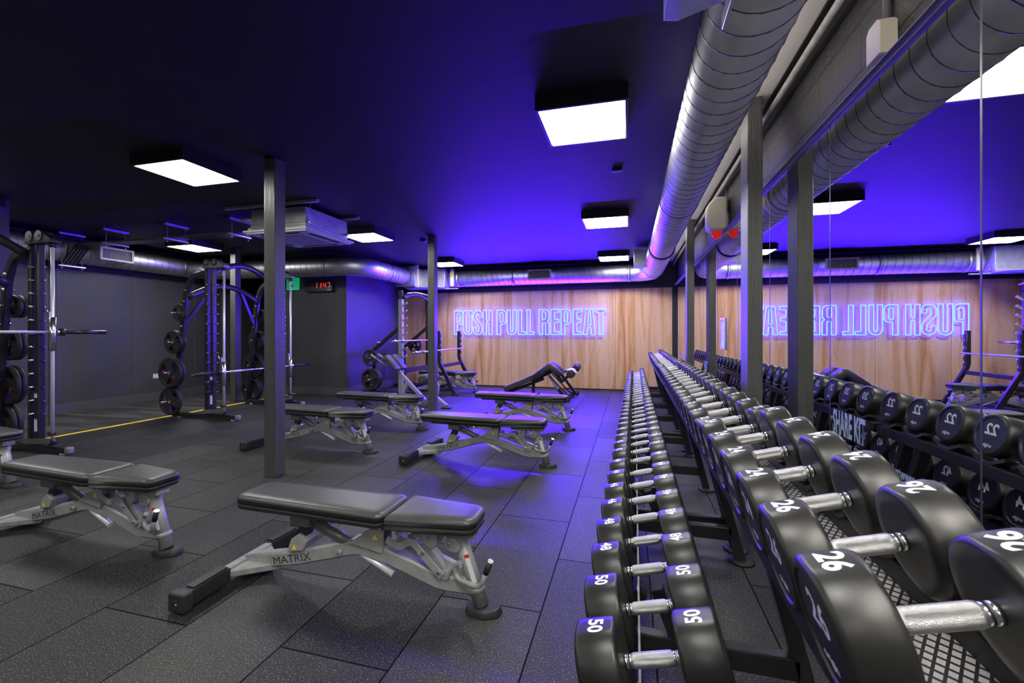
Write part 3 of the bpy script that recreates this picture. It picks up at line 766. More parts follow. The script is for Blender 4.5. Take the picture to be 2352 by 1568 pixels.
def dumbbell(kg, loc, rz, label, group):
    hm, gm = db_meshes(kg)
    t = bpy.data.objects.new('dumbbell', None); COL.objects.link(t); t.empty_display_size = .05
    t.location = loc; t.rotation_euler = (0, -TILT, rz); tag(t, label, 'dumbbell', group)
    for k in range(2):
        o = bpy.data.objects.new('weight_head', hm); COL.objects.link(o); o.parent = t; o.rotation_euler = (0, 0, PI*k)
    o = bpy.data.objects.new('grip', gm); COL.objects.link(o); o.parent = t
    return t
STARTS = [.715, 2.93, 5.2, 7.42]; PITCH = .2175
UP = [[26, 26, 24, 24, 24, 24, 22, 22, 22, 22], [20, 20, 20, 20, 18, 18, 18, 18, 16, 16], [16, 16, 14, 14, 14, 14, 12, 12, 12, 12], [10, 10, 10, 10, 8, 8, 8, 8, 6, 6]]
LO = [[50, 50, 50, 50, 48, 48, 46, 46, 44, 44], [42, 42, 40, 40, 38, 38, 36, 36, 34, 34], [32, 32, 30, 30, 28, 28, 28, 28, 26, 26], [26, 26, 24, 24, 24, 24, 22, 22, 20, 20]]
rackn = ['nearest rack', 'second nearest rack', 'third nearest rack', 'farthest rack']
plc = ['first', 'second', 'third', 'fourth', 'fifth', 'sixth', 'seventh', 'eighth', 'ninth', 'tenth']
xu = lambda y: .422+.008*y
xl = lambda y: .044+.0098*y
ZU, ZL = .892, .482
ct, st = math.cos(TILT), math.sin(TILT)
def off(x, z, a, p):           # a along tilted axis, p perpendicular (up)
    return (x+a*ct-p*st, z+a*st+p*ct)
for ri, s0 in enumerate(STARTS):
    y0, y1 = s0-.10, s0+9*PITCH+.12
    t = thing('dumbbell_rack', 'black two-tier dumbbell rack along the mirrors, ' + ['nearest the camera', 'second from the camera', 'third from the camera', 'farthest, by the plywood wall'][ri], 'rack', (0, 0, 0), 0, 'two-tier dumbbell racks')
    for zf, xf, nm, rr in ((ZU, xu, 'upper_tier', .10), (ZL, xl, 'lower_tier', .10)):
        mb = MB()
        for a in (-.115, .115):
            A = off(xf(y0), zf, a, -rr-.045); B = off(xf(y1), zf, a, -rr-.045)
            mb.beam((A[0], y0, A[1]), (B[0], y1, B[1]), .05, .05)
        for yy in (y0, y1):
            A = off(xf(yy), zf, -.12, -rr-.05); B = off(xf(yy), zf, .12, -rr-.05)
            mb.beam((A[0], yy, A[1]), (B[0], yy, B[1]), .04, .045)
        mb.build(nm, 'black', t, bevel=.004)
    mb = MB(); A = off(xl(y0), ZL, -.052, -.075); B = off(xl(y1), ZL, -.052, -.075)
    mb.beam((A[0], y0, A[1]), (B[0], y1, B[1]), .006, .03); mb.build('shelf_lip', 'trim_dark', t)
    # perforated tray between the upper rails
    mb = MB(); A = off(xu(y0), ZU, -.085, -.16); B = off(xu(y0), ZU, .085, -.16); C = off(xu(y1), ZU, .085, -.16); D = off(xu(y1), ZU, -.085, -.16)
    mb.faces([(A[0], y0, A[1]), (B[0], y0, B[1]), (C[0], y1, C[1]), (D[0], y1, D[1])], [(0, 1, 2, 3)])
    mb.build('perforated_tray', 'mesh', t)
    # saddles
    sm = None
    for ti, (zf, xf, kgs) in enumerate(((ZU, xu, UP[ri]), (ZL, xl, LO[ri]))):
        for k in range(10):
            yy = s0+(.05 if ti == 0 else 0)+k*PITCH
            if ti == 1 and ri == 0 and k < 2: continue
            r, L = kg_size(kgs[k])
            for a in (-(HH+L*.5), HH+L*.5):
                mb = MB()
                P = off(0, 0, a, -.112)
                rot = Matrix.Rotation(-TILT, 3, 'Y')
                for sg in (-1, 1): mb.box((P[0], sg*.055, P[1]+.006), (.055, .055, .014), 0, rot @ Matrix.Rotation(sg*.45, 3, 'X'))
                mb.box((P[0]+.004*1, 0, P[1]-.006), (.055, .07, .012), 0, rot)
                mb.build('saddle', 'blackmatt', t, (xf(yy), yy, zf))
    # posts, base bars, front struts, feet
    for yy in (y0+.05, (y0+y1)/2, y1-.05):
        xo = .008*yy
        mb = MB(); mb.beam((.60+xo*.3, yy, .01), (.40+xo*.6, yy, .775), .05, .05); mb.build('post', 'black', t, bevel=.004)
        mb = MB(); mb.beam((.56, yy, .155), (-.03+xo, yy, .155), .05, .075); mb.build('base_bar', 'black', t, bevel=.006)
        mb = MB(); mb.beam((.16+xo, yy, .16), (.08+xo, yy, .36), .045, .045); mb.beam((-.02+xo, yy, .18), (.03+xo, yy, .34), .04, .04); mb.build('front_strut', 'black', t, bevel=.004)
        mb = MB(); mb.beam((-.0+xo, yy, .15), (-.03+xo, yy, .01), .045, .045); mb.lathe([(0, .062), (.01, .06), (.016, .045)], (-.03+xo, yy, 0), (0, 0, 1), 0, 20); mb.build('front_foot', 'black', t)
        mb = MB(); mb.lathe([(0, .07), (.01, .068), (.018, .05)], (.605+xo*.3, yy, 0), (0, 0, 1), 0, 24); mb.build('foot', 'blackmatt', t)
    for ti, kgs in ((0, UP[ri]), (1, LO[ri])):
        for k in range(10):
            yy = s0+(.05 if ti == 0 else 0)+k*PITCH
            if ti == 1 and ri == 0 and k < 2: continue
            kg = kgs[k]; n = k-2 if (ti == 1 and ri == 0) else k
            x, z = (xu(yy), ZU) if ti == 0 else (xl(yy), ZL)
            r, L = kg_size(kg)
            P = off(x, z, 0, r-.10)
            lab = 'black %d kg dumbbell, %s from near end, %s tier, %s' % (kg, plc[n], 'upper' if ti == 0 else 'lower', rackn[ri])
            dumbbell(kg, (P[0], yy, P[1]), 0, lab, 'dumbbells on the ' + ('upper' if ti == 0 else 'lower') + ' tiers')

# ------------------------------------------------------------------ adjustable benches
def pad_mesh(mb, x0, x1, yw0, yw1, z0, z1, r=.045, cut0=0, cut1=0):
    """upholstered pad seen from above as a rounded trapezoid"""
    poly = fillet([(x0, -yw0/2+cut0, r), (x0, yw0/2-cut0, r), (x0+cut0, yw0/2, r), (x1-cut1, yw1/2, r), (x1, yw1/2-cut1, r), (x1, -yw1/2+cut1, r), (x1-cut1, -yw1/2, r), (x0+cut0, -yw0/2, r)], n=4) if (cut0 or cut1) else \
        fillet([(x0, -yw0/2, r), (x0, yw0/2, r), (x1, yw1/2, r), (x1, -yw1/2, r)], n=6)
    cx = sum(p.x for p in poly)/len(poly)
    def ins(d): 
        out = []
        for p in poly:
            q = Vector((p.x-(x0+x1)/2, p.y)); hx, hy = (x1-x0)/2, max(yw0, yw1)/2
            out.append(Vector((p.x-d*q.x/hx, p.y-d*q.y/hy)))
        return out
    H = z1-z0
    lv = [(.006, 0, 1), (0, .12*H, 1), (0, .30*H, 1), (.007, .36*H, 1), (0, .42*H, 1), (-.002, .70*H, 1), (.006, .9*H, 0), (.020, .985*H, 0), (.06, H, 0)]
    rings = [[mb.bm.verts.new((p.x, p.y, z0+h)) for p in ins(d)] for d, h, _ in lv]
    n = len(poly)
    for i, (A, B) in enumerate(zip(rings, rings[1:])):
        for k in range(n):
            f = mb.bm.faces.new((A[k], A[(k+1) % n], B[(k+1) % n], B[k])); f.smooth = i not in (2, 3); f.material_index = 1 if i < 5 else 0
    f = mb.bm.faces.new(rings[-1]); f.smooth = True; f = mb.bm.faces.new(rings[0][::-1]); f.material_index = 1

def xz(pts, y=0): return [(p[0], y, p[1]) for p in pts]
def make_bench():
    t = thing('weight_bench', '', 'weight bench', group='flat adjustable benches with grey frames')
    # spine
    mb = MB(); sp = fillet([(-1.31, .055), (-.98, .125, .3), (-.62, .228, .22), (-.45, .20, .3), (-.17, .115, .25), (.0, .118)], closed=False, n=6)
    mb.sweep(xz(sp), .06, .078, (0, 1, 0))
    s_ = mb.build('spine', 'silver', t)
    mb = MB(); mb.text('MATRIX', .056, frame((-1.01, -.0306, .117), (1, 0, .24), (-.24, 0, 1)), 0, .0, sx=1.2)
    mb.build('lettering', 'print_dark', s_)
    mb = MB()
    for sg in (-1,): mb.cyl((-.715, -.03, .195), (-.715, -.045, .195), .016, 0, 12); mb.cyl((-.715, -.044, .195), (-.715, -.05, .195), .009, 1, 6)
    mb.build('pivot_bolt', ['silver', 'chrome'], s_)
    # cross bar with sleeves
    mb = MB(); mb.beam((-1.32, -.20, .055), (-1.32, .20, .055), .05, .06); mb.prism([(-1.32, -.16), (-1.1, -.0), (-1.32, .16)], lambda p: (p[0], p[1], .035), lambda p: (p[0], p[1], .075)); mb.build('rear_crossbar', 'silver', t, bevel=.008)
    for sg in (-1, 1):
        mb = MB(); mb.beam((-1.32, sg*.14, .055), (-1.32, sg*.37, .052), .066, .07); mb.box((-1.32, sg*.375, .052), (.10, .05, .092), 0, bev=.012); mb.beam((-1.32, sg*.15, .093), (-1.32, sg*.33, .09), .05, .012)
        mb.cyl((-1.32, sg*.401, .048), (-1.32, sg*.396, .048), .02, 1, 14); mb.cyl((-1.315, sg*.401, .05), (-1.315, sg*.404, .05), .006, 2, 8)
        mb.build('wheel_sleeve', ['blackmatt', 'print_dark', 'chrome'], t, bevel=.005)
    # front post and foot
    mb = MB(); mb.cyl((-.085, 0, .35), (.03, 0, .03), .034, 0, 20); mb.cyl((.0, 0, .115), (.008, 0, .09), .041, 0, 20)
    fp = mb.build('front_post', 'silver', t)
    mb = MB(); mb.beam((-.03, -.034, .255), (.008, -.034, .145), .003, .022, 0, up=(1, 0, 0)); mb.build('warning_label', 'print', fp)
    mb = MB(); mb.beam((-.034, -.0345, .27), (-.03, -.0345, .257), .004, .022, 0, up=(1, 0, 0)); mb.build('red_label', 'red', fp)
    poly = fillet([(-.045, -.05, .04), (.06, -.07, .05), (.13, -.03, .04), (.13, .03, .04), (.06, .07, .05), (-.045, .05, .04)], n=4)
    mb = MB(); mb.prism(poly, lambda p: (p.x, p.y, 0), lambda p: (p.x*.9, p.y*.85, .032), 0, True); mb.build('rubber_foot', 'blackmatt', t, bevel=.004)
    # hook handle
    mb = MB(); hk = fillet([(-.05, .245), (-.09, .22, .05), (-.075, .165, .06), (.06, .165, .06), (.09, .25)], closed=False, n=6)
    mb.tube([(p.x, -.05-.06*max(0, min(1, (p.x+.08)/.15)), p.y) for p in hk], .0115, 0, 10)
    hd = mb.build('tow_handle', 'silver', t)
    e = hk[-1]; MB().cyl((e.x-.004, -.11, e.y-.01), (e.x+.018, -.115, e.y+.042), .0135, 0, 12).build('handle_grip', 'blackmatt', hd)
    MB().cyl((e.x+.018, -.115, e.y+.042), (e.x+.022, -.116, e.y+.052), .0135, 0, 12).build('grip_cap', 'chrome', hd)
    # back pad and seat pad
    mb = MB(); pad_mesh(mb, -1.295, -.415, .235, .285, .385, .458, cut0=.0); bp = mb.build('back_pad', ['vinyl', 'vinyl_side'], t)
    mb = MB(); mb.beam((-1.2, 0, .372), (-.44, 0, .372), .1, .035); mb.box((-.94, -.02, .335), (.12, .07, .06)); mb.build('pad_bracket', 'silver_dark', bp, bevel=.006)
    mb = MB(); pad_mesh(mb, -.395, .025, .285, .2, .385, .458, cut1=.03); sp2 = mb.build('seat_pad', ['vinyl', 'vinyl_side'], t)
    mb = MB(); mb.beam((-.33, 0, .365), (.0, 0, .365), .08, .045)
    mb.prism([(-.30, .385), (-.18, .385), (-.175, .30), (-.205, .275), (-.235, .29)], lambda p: (p[0], -.045, p[1]), lambda p: (p[0], .045, p[1]))
    mb.build('seat_bracket', 'silver', sp2, bevel=.006)
    # uprights and pivot brackets
    mb = MB()
    mb.prism([(-.66, .25), (-.47, .22), (-.455, .36), (-.475, .375), (-.50, .355)], lambda p: (p[0], -.042, p[1]), lambda p: (p[0], -.034, p[1]))
    mb.prism([(-.66, .25), (-.47, .22), (-.455, .36), (-.475, .375), (-.50, .355)], lambda p: (p[0], .034, p[1]), lambda p: (p[0], .042, p[1]))
    mb.box((-.56, 0, .25), (.18, .07, .03)); mb.cyl((-.475, -.055, .345), (-.475, .055, .345), .012, 0, 12)
    mb.cyl((-.475, -.048, .345), (-.475, -.056, .345), .008, 1, 6); mb.box((-.5, 0, .36), (.09, .06, .03))
    br_ = mb.build('pivot_bracket', ['silver', 'chrome'], t, bevel=.003)
    tri = [(-.525, .285), (-.495, .285), (-.51, .312)]
    MB().prism(tri, lambda p: (p[0], -.0421, p[1]), lambda p: (p[0], -.0432, p[1])).build('yellow_sticker', 'yellow_label', br_)
    mb = MB(); mb.prism([(-1.03, .155), (-.93, .175), (-.90, .23), (-.955, .26), (-1.0, .23)], lambda p: (p[0], -.045, p[1]), lambda p: (p[0], .045, p[1])); b2 = mb.build('rear_bracket', 'silver', t, bevel=.005)
    tri = [(-.995, .175), (-.967, .18), (-.98, .205)]
    MB().prism(tri, lambda p: (p[0], -.0455, p[1]), lambda p: (p[0], -.047, p[1])).build('yellow_sticker', 'yellow_label', b2)
    mb = MB(); mb.beam((-.97, 0, .215), (-.92, 0, .325), .05, .06); mb.cyl((-.915, -.045, .32), (-.915, .045, .32), .022, 1, 14); mb.cyl((-.915, -.05, .32), (-.915, -.045, .32), .011, 2, 8); mb.build('rear_linkage', ['blackmatt', 'silver', 'chrome'], t, bevel=.004)
    # telescopic strut
    mb = MB(); mb.cyl((-.885, .0, .315), (-.66, .0, .222), .029, 0, 18); mb.cyl((-.66, -.005, .215), (-.425, -.012, .112), .0165, 1, 14); mb.cyl((-.885, .0, .315), (-.895, 0, .32), .031, 1, 18); mb.build('telescopic_strut', ['silver_dark', 'rod'], t)
    mb = MB(); mb.cyl((-.83, .05, .29), (-.76, .13, .315), .008, 0, 8); kn = mb.build('adjusting_pin', 'chrome', t)
    MB().cyl((-.765, .125, .313), (-.75, .142, .32), .017, 0, 12).build('knob', 'orange', kn)
    # seat linkage
    mb = MB()
    for y in (-.05, .04):
        cv = fillet([(-.44, .30), (-.37, .265, .05), (-.31, .315, .05), (-.235, .24, .03), (-.15, .16)], closed=False)
        mb.sweep(xz(cv, y), .008, .034, (0, 1, 0))
    mb.beam((-.26, -.005, .29), (-.145, -.005, .16), .05, .04); mb.cyl((-.14, -.045, .165), (-.14, .045, .165), .024, 0, 14)
    mb.beam((-.42, .02, .28), (-.02, .02, .14), .03, .05)
    for p in ((-.245, .262), (-.165, .18), (-.225, .335), (-.11, .32)): mb.cyl((p[0], -.054, p[1]), (p[0], -.062, p[1]), .009, 1, 8)
    mb.build('seat_linkage', ['silver', 'chrome'], t, bevel=.003)
    mb = MB(); mb.prism(fillet([(-.15, .34, .02), (-.085, .345, .02), (-.05, .30, .02), (-.08, .275, .02), (-.13, .285, .02)]), lambda p: (p[0], -.045, p[1]), lambda p: (p[0], .045, p[1])); mb.build('seat_hinge', 'silver', t, bevel=.004)
    return t
bench = make_bench()
BN = [(-.70, 1.94, 0, 'grey framed bench nearest the camera, brightest, in the foreground'),
 (-2.675, 1.97, -1, 'grey framed bench at the left, in front of the left rack'),
 (-5.10, 2.48, -1, 'grey framed bench cut off by the left edge of the photo'),
 (-2.76, 4.19, -3, 'grey framed bench standing half behind the nearer column'),
 (-.81, 4.2, -2, 'grey framed bench in the middle, second from the camera beside the tile path'),
 (-2.73, 5.36, -3, 'grey framed bench crossing in front of the far thin column'),
 (-.83, 5.86, -3, 'grey framed bench right in front of the black humped bench'),
 (-3.25, 8.95, 0, 'grey framed bench inside the upright bench press stand')]
for i, (x, y, a, lab) in enumerate(BN):
    o = bench if i == 0 else copy_tree(bench)
    o.location = (x, y, 0); o.rotation_euler = (0, 0, R(a)); o['label'] = lab

# ------------------------------------------------------------------ weight plates
def plate_mesh(r, th=.045):
    """grip plate with three openings; axis along y, centred"""
    mb = MB(); seg = 36
    hub, web0, web1 = .035, .26*r+.02, .80*r
    def ring(rad, y): return [mb.bm.verts.new((rad*math.cos(2*PI*k/seg), y, rad*math.sin(2*PI*k/seg))) for k in range(seg)]
    def band(A, B, mi=0, skip=None, sm=False):
        for k in range(seg):
            if skip and skip(k): continue
            f = mb.bm.faces.new((A[k], A[(k+1) % seg], B[(k+1) % seg], B[k])); f.material_index = mi; f.smooth = sm
    hole = lambda k: (k % 12) in (3, 4, 5, 6, 7)
    F = [ring(q, -y) for q, y in ((.025, th*.5), (web0, th*.42), (web1, th*.42), (web1+.004, th*.5), (r-.008, th*.5), (r, th*.3))]
    B = [ring(q, y) for q, y in ((.025, th*.5), (web0, th*.42), (web1, th*.42), (web1+.004, th*.5), (r-.008, th*.5), (r, th*.3))]
    for S in (F, B):
        band(S[0], S[1]); band(S[1], S[2], 0, hole); band(S[2], S[3]); band(S[3], S[4]); band(S[4], S[5], 0, None, True)
    band(F[5], B[5], 0, None, True); band(F[0], B[0], 1, None, True)
    for k in range(seg):
        if hole(k):
            for a in (1, 2):
                f = mb.bm.faces.new((F[a][k], F[a][(k+1) % seg], B[a][(k+1) % seg], B[a][k]))
            if not hole((k+1) % seg): mb.bm.faces.new((F[1][(k+1) % seg], F[2][(k+1) % seg], B[2][(k+1) % seg], B[1][(k+1) % seg]))
            if not hole((k-1) % seg): mb.bm.faces.new((F[1][k], F[2][k], B[2][k], B[1][k]))
    for sy in (-1, 1):
        mb.cyl((-.5*r, sy*th*.43, -.12*r), (-.5*r, sy*(th*.43+.002), -.12*r), .075*r, 2, 12)
        mb.text('origin', r*.16, frame((.42*r, sy*(th*.43+.001), -.22*r), (.6*-sy, 0, .8), (-.8, 0, .6*-sy)), 2, .02)
    return mb
_pl = {}
def plate(r, loc, lab, rot=0, roty=0, grp='grip plates'):
    if r not in _pl:
        o = plate_mesh(r).build('weight_plate', ['blackmatt', 'chrome', 'red']); _pl[r] = o
    else:
        o = _pl[r].copy(); COL.objects.link(o)
    o.location = loc; o.rotation_euler = (0, roty, rot); return tag(o, lab, 'weight plate', grp)

# ------------------------------------------------------------------ smith machines
def make_smith(lab, X, Y, bar_z, which):
    t = thing('smith_machine', lab, 'smith machine', (X, Y, 0), 0, 'black smith machines')
    hw = .66; H = 2.28
    for sg in (-1, 1):
        y = sg*hw; o_ = sg
        mb = MB(); mb.beam((-.98, y, .05), (.22, y, .05), .06, .07); mb.beam((.1, y-.04*0, .09), (-.1, y, .09), .1, .02); mb.build('base_rail', 'black', t, bevel=.015)
        mb = MB(); mb.box((.255, y, .052), (.07, .066, .074), 0, bev=.02); mb.build('end_cap', 'trim_dark', t)
        mb = MB()
        for x in (.18, -.85): mb.cyl((x, y, 0), (x, y, .02), .04, 0, 14)
        mb.build('levelling_foot', 'galv', t)
        mb = MB()
        for x in (-.31, -.20): mb.beam((x, y, .08), (x, y, H), .07, .055, 0, up=(1, 0, 0), bev=.012)
        up = mb.build('double_upright', 'black', t)
        for k in range(12):
            z = .42+.145*k; mb = MB()
            mb.cyl((-.255, y-.062, z), (-.255, y+.062, z), .009, 0, 10); MB().cyl((-.165, y, z), (-.11, y, z), .006, 0, 8).build('stop_pin', 'chrome', up)
            mb.lathe([(0, .013), (.008, .013)], (-.255, y-.064, z), (0, 1, 0), 0, 10)
            mb.build('lock_peg', 'chrome', up)
        mb = MB(); mb.box((-.2, y-.036, .62), (.045, .002, .045)); mb.box((-.2, y-.036, .30), (.045, .002, .13)); mb.build('warning_label', 'print', up)
        mb = MB(); mb.box((-.2, y-.0365, .647), (.045, .002, .014)); mb.box((-.2, y-.0365, .37), (.045, .002, .014)); mb.build('red_label', 'red', up)
        # rear post curving forward
        mb = MB(); pr_ = fillet([(-.97, .07), (-.72, 1.9, .5), (-.62, 2.16, .4), (-.3, 2.2)], closed=False, n=8)
        mb.sweep(xz(pr_, y), .065, .085, (0, 1, 0)); rp_ = mb.build('rear_post', 'black', t)
        mb = MB()
        for z, x in ((1.6, -.76), (1.16, -.82), (.70, -.885), (.26, -.945)):
            mb.cyl((x, y+sg*.03, z), (x, y+sg*.22, z), .012, 0, 12); mb.cyl((x, y+sg*.03, z), (x, y+sg*.045, z), .03, 0, 14); mb.cyl((x, y-sg*.03, z), (x, y-sg*.06, z), .012, 0, 8)
        for z, x in ((1.95, -.70), (1.78, -.73), (1.4, -.78)): mb.cyl((x, y-.05, z), (x, y+.05, z), .014, 0, 8)
        mb.build('plate_horn', 'chrome', rp_)
        # guide rod
        mb = MB(); mb.cyl((0, y, .14), (0, y, H-.03), .016, 0, 16); mb.build('guide_rod', 'rod', t)
        MB().cyl((0, y, .09), (0, y, .16), .035, 0, 16).build('rod_foot', 'black', t); MB().cyl((0, y, .2), (0, y, .23), .028, 0, 16).cyl((-.06, y, .215), (.0, y, .215), .018, 0, 10).build('stop_collar', 'black', t); MB().cyl((0, y, H-.06), (0, y, H-.02), .03, 0, 16).build('rod_cap', 'black', t)
        mb = MB(); mb.beam((-.34, y-.05, .12), (.05, y-.05, .15), .006, .06); mb.build('cover_plate', 'silver_dark', t, bevel=.002)
        # pulley housing
        mb = MB()
        mb.prism(fillet([(-.36, H-.02, .01), (-.36, H+.07, .05), (-.08, H+.09, .06), (.05, H+.03, .05), (.05, H-.02, .01)]), lambda p: (p[0], y-.05, p[1]), lambda p: (p[0], y+.05, p[1]), 0)
        ph = mb.build('pulley_housing', 'silver_dark' if which else 'black', t, bevel=.008)
        for x in (-.28, -.13):
            mb = MB(); mb.cyl((x, y-.055, H+.065), (x, y+.055, H+.065), .055, 0, 22); mb.cyl((x, y-.058, H+.065), (x, y+.058, H+.065), .02, 1, 12); mb.cyl((x, y-.06, H+.065), (x, y+.06, H+.065), .009, 0, 8); mb.build('pulley', ['blackmatt', 'silver'], ph)
        mb = MB(); mb.tube([(-.06, y, H), (-.06, y, .3)], .0025, 0, 6); mb.build('cable', 'blackmatt', t)
        # carriage
        mb = MB(); mb.cyl((0, y, bar_z-.2), (0, y, bar_z+.16), .028, 0, 18); mb.beam((-.05, y, bar_z+.04), (-.05, y, bar_z+.22), .02, .03)
        mb.tube([(-.02, y+.0, bar_z), (-.06, y, bar_z+.15), (-.1, y-sg*.0, bar_z+.24), (-.15, y, bar_z+.22)], .008, 0, 8)
        mb.build('carriage', 'chrome', t)
    # arches across
    def archy(x, z0, zt, y0, y1):
        return [(x, y0+(y1-y0)*k/16, z0+(zt-z0)*math.sin(PI*k/16)) for k in range(17)]
    mb = MB(); mb.sweep(archy(-.36, 2.14, 2.40, -hw, hw), .05, .085, (1, 0, 0), 0, True); ar = mb.build('top_arch', 'black', t)
    MB().text('MATRIX', .06, frame((-.333, .2, 2.365), (0, 1, -.12), (0, .12, 1)), 0, 0, sx=1.1).build('lettering', 'trim_dark', ar)
    mb = MB(); mb.sweep(archy(-.70, 1.84, 2.07, -hw, hw), .05, .085, (1, 0, 0), 0, True); mb.build('mid_arch', 'black', t)
    for sg in (-1, 1):
        mb = MB(); mb.beam((-.78, sg*(hw-.02), 1.42), (-.70, sg*.28, 2.0), .06, .045, 0, up=(1, 0, 0)); mb.build('diagonal_brace', 'black', t, bevel=.006)
    # bar
    mb = MB(); mb.cyl((0, -hw-.02, bar_z), (0, hw+.02, bar_z), .0145, 0, 16); mb.cyl((0, -hw+.08, bar_z), (0, -.18, bar_z), .0155, 1, 16); mb.cyl((0, .18, bar_z), (0, hw-.08, bar_z), .0155, 1, 16); bar = mb.build('bar', ['chrome', 'steel'], t)
    for sg in (-1, 1):
        mb = MB(); mb.cyl((0, sg*(hw+.06), bar_z), (0, sg*(hw+.1), bar_z), .04, 0, 18); mb.cyl((0, sg*(hw+.1), bar_z), (0, sg*(hw+.49), bar_z), .0235, 0, 18); mb.cyl((0, sg*(hw+.03), bar_z), (0, sg*(hw+.06), bar_z), .03, 1, 18)
        mb.cyl((0, sg*(hw+.488), bar_z), (0, sg*(hw+.494), bar_z), .018, 1, 14)
        mb.build('bar_sleeve', ['black', 'chrome'], bar)
    return t
make_smith('black smith machine in the middle distance behind the column, bar low', -5.82, 5.82, .715, 1)
make_smith('black smith machine at the left edge, nearest, bar held high', -6.0, 2.60, 1.307, 0)
desc = [(1.6, -.76, .13, 1, 'top'), (1.16, -.82, .175, 2, 'second'), (.70, -.885, .225, 2, 'third'), (.26, -.945, .215, 1, 'bottom')]
for nm, X, Y, sides in (('far smith machine', -5.82, 5.82, (-1, 1)), ('left smith machine', -6.0, 2.60, (1,))):
    for sg in sides:
        for z, x, r, n, pos in desc:
            for k in range(n+(1 if sg > 0 and n == 1 else 0)):
                lab = 'black grip plate on the %s horn, %s side of the %s, %s' % (pos, 'near' if sg < 0 else 'far', nm, 'outer' if k == n-1 and n > 1 else ('inner' if n > 1 or k == 0 else 'outer'))
                plate(r, (X+x, Y+sg*(.66+.03+.04+.052*k), z), lab, 0, R(20*k+15*(z > 1)))

# ------------------------------------------------------------------ bench press stand at the back
t = thing('bench_press_stand', 'black bench press stand with two bent uprights by the plywood wall', 'rack', (0, 0, 0))
for y in (8.45, 9.58):
    mb = MB(); pth = fillet([(-3.87, 1.34), (-3.87, .72, .3), (-3.52, .03)], closed=False, n=8)
    mb.sweep(xz(pth, y), .06, .075, (0, 1, 0)); u = mb.build('upright', 'black', t)
    for k in range(5): MB().prism([(-3.84, 1.26-.13*k), (-3.815, 1.275-.13*k), (-3.82, 1.20-.13*k), (-3.84, 1.185-.13*k)], lambda p: (p[0], y-.025, p[1]), lambda p: (p[0], y+.025, p[1])).build('bar_catch', 'blackmatt', u)
    mb = MB(); mb.box((-3.5, y, .015), (.16, .09, .03)); mb.build('foot', 'blackmatt', t, bevel=.005)
    mb = MB(); mb.beam((-3.56, y, .12), (-4.5, y, .06), .05, .06); mb.build('base_rail', 'black', t, bevel=.006)
mb = MB(); mb.beam((-3.84, 8.45, .60), (-3.84, 9.58, .60), .07, .07); mb.beam((-3.86, 8.45, .09), (-3.86, 9.58, .09), .05, .06); mb.build('cross_beam', 'black', t, bevel=.006)
t = thing('barbell', 'steel barbell resting between the bench press uprights', 'barbell', (-3.775, 8.5, .94))
mb = MB(); mb.cyl((0, -.95, 0), (0, 1.12, 0), .0145, 0, 12); b_ = mb.build('shaft', 'steel', t)
mb = MB(); mb.cyl((0, -1.4, 0), (0, -.98, 0), .025, 0, 16); mb.cyl((0, -.98, 0), (0, -.95, 0), .04, 0, 16); mb.build('bar_sleeve', 'chrome', t)

# ------------------------------------------------------------------ half rack at the back left
t = thing('half_rack', 'silver and black half rack with pull-up bar in the back corner', 'rack', (0, 0, 0))
for y in (8.19, 9.45):
    x = -4.6
    mb = MB(); mb.beam((x, y, .05), (x, y, 2.0), .08, .09, 0, up=(1, 0, 0), bev=.008); u = mb.build('upright', 'silver' if y < 9 else 'black', t)
    mb = MB(); mb.beam((x, y, 2.0), (x, y, 2.18), .075, .08, 0, up=(1, 0, 0), bev=.006); mb.build('post_cap', 'black', t)
    mb = MB()
    for k in range(8):
        z = 1.86-.155*k; mb.beam((x+.04, y, z), (x+.13, y, z+.055), .02, .035); mb.cyl((x+.12, y-.014, z+.055), (x+.12, y+.014, z+.055), .022, 0, 10)
    mb.build('bar_hook', 'silver', u)
    mb = MB(); mb.beam((x-.02, y, 1.42), (x-.62, y, .95), .06, .07); mb.beam((x-.62, y, .97), (x-.62, y, .06), .06, .07); mb.build('rear_brace', 'black', t, bevel=.006)
    mb = MB(); mb.beam((x+.45, y, .05), (x-.9, y, .05), .07, .07); mb.build('base_rail', 'black', t, bevel=.006)
    mb = MB()
    for z, xx in ((.78, -.62), (.33, -.62), (1.1, -.42)):
        mb.cyl((x+xx, y-.03, z), (x+xx, y-.26 if y < 9 else y+.2, z), .016, 0, 12)
    mb.build('plate_horn', 'chrome', t)
mb = MB(); arch_ = [(-4.55, 8.19+(1.26)*k/12, 2.03+.12*math.sin(PI*k/12)) for k in range(13)]
mb.sweep(arch_, .05, .06, (1, 0, 0), 0, True); mb.build('top_arch', 'black', t)
mb = MB()
mb.tube([(-4.5, 8.25+k*.12, 2.12+.06*math.sin(PI*k/10)) for k in range(11)], .014, 0, 8)
for y in (8.5, 8.95): mb.cyl((-4.5, y, 2.15), (-4.25, y-.08, 2.12), .016, 0, 8)
mb.build('pull_up_bar', 'silver', t)
for xx, zz, hh in ((-5.22, .95, .06), (-5.22, .3, .06), (-4.6, .5, .1)): MB().beam((xx, 8.19, zz), (xx, 9.45, zz), .06, hh).build('cross_beam', 'black', t, bevel=.005)
t = thing('barbell', 'steel barbell on the half rack hooks, its sleeve pointing left', 'barbell', (-4.48, 8.72, 1.135))
mb = MB(); mb.cyl((0, -.68, 0), (0, .68, 0), .0145, 0, 12); mb.build('shaft', 'steel', t)
for sg in (-1, 1):
    mb = MB(); mb.cyl((0, sg*.68, 0), (0, sg*.71, 0), .042, 0, 16); mb.cyl((0, sg*.71, 0), (0, sg*1.12, 0), .027, 0, 16); mb.build('bar_sleeve', 'chrome', t)
plate(.175, (-5.22, 8.03, .78), 'black grip plate on the upper rear horn of the back corner rack', 0, .4)
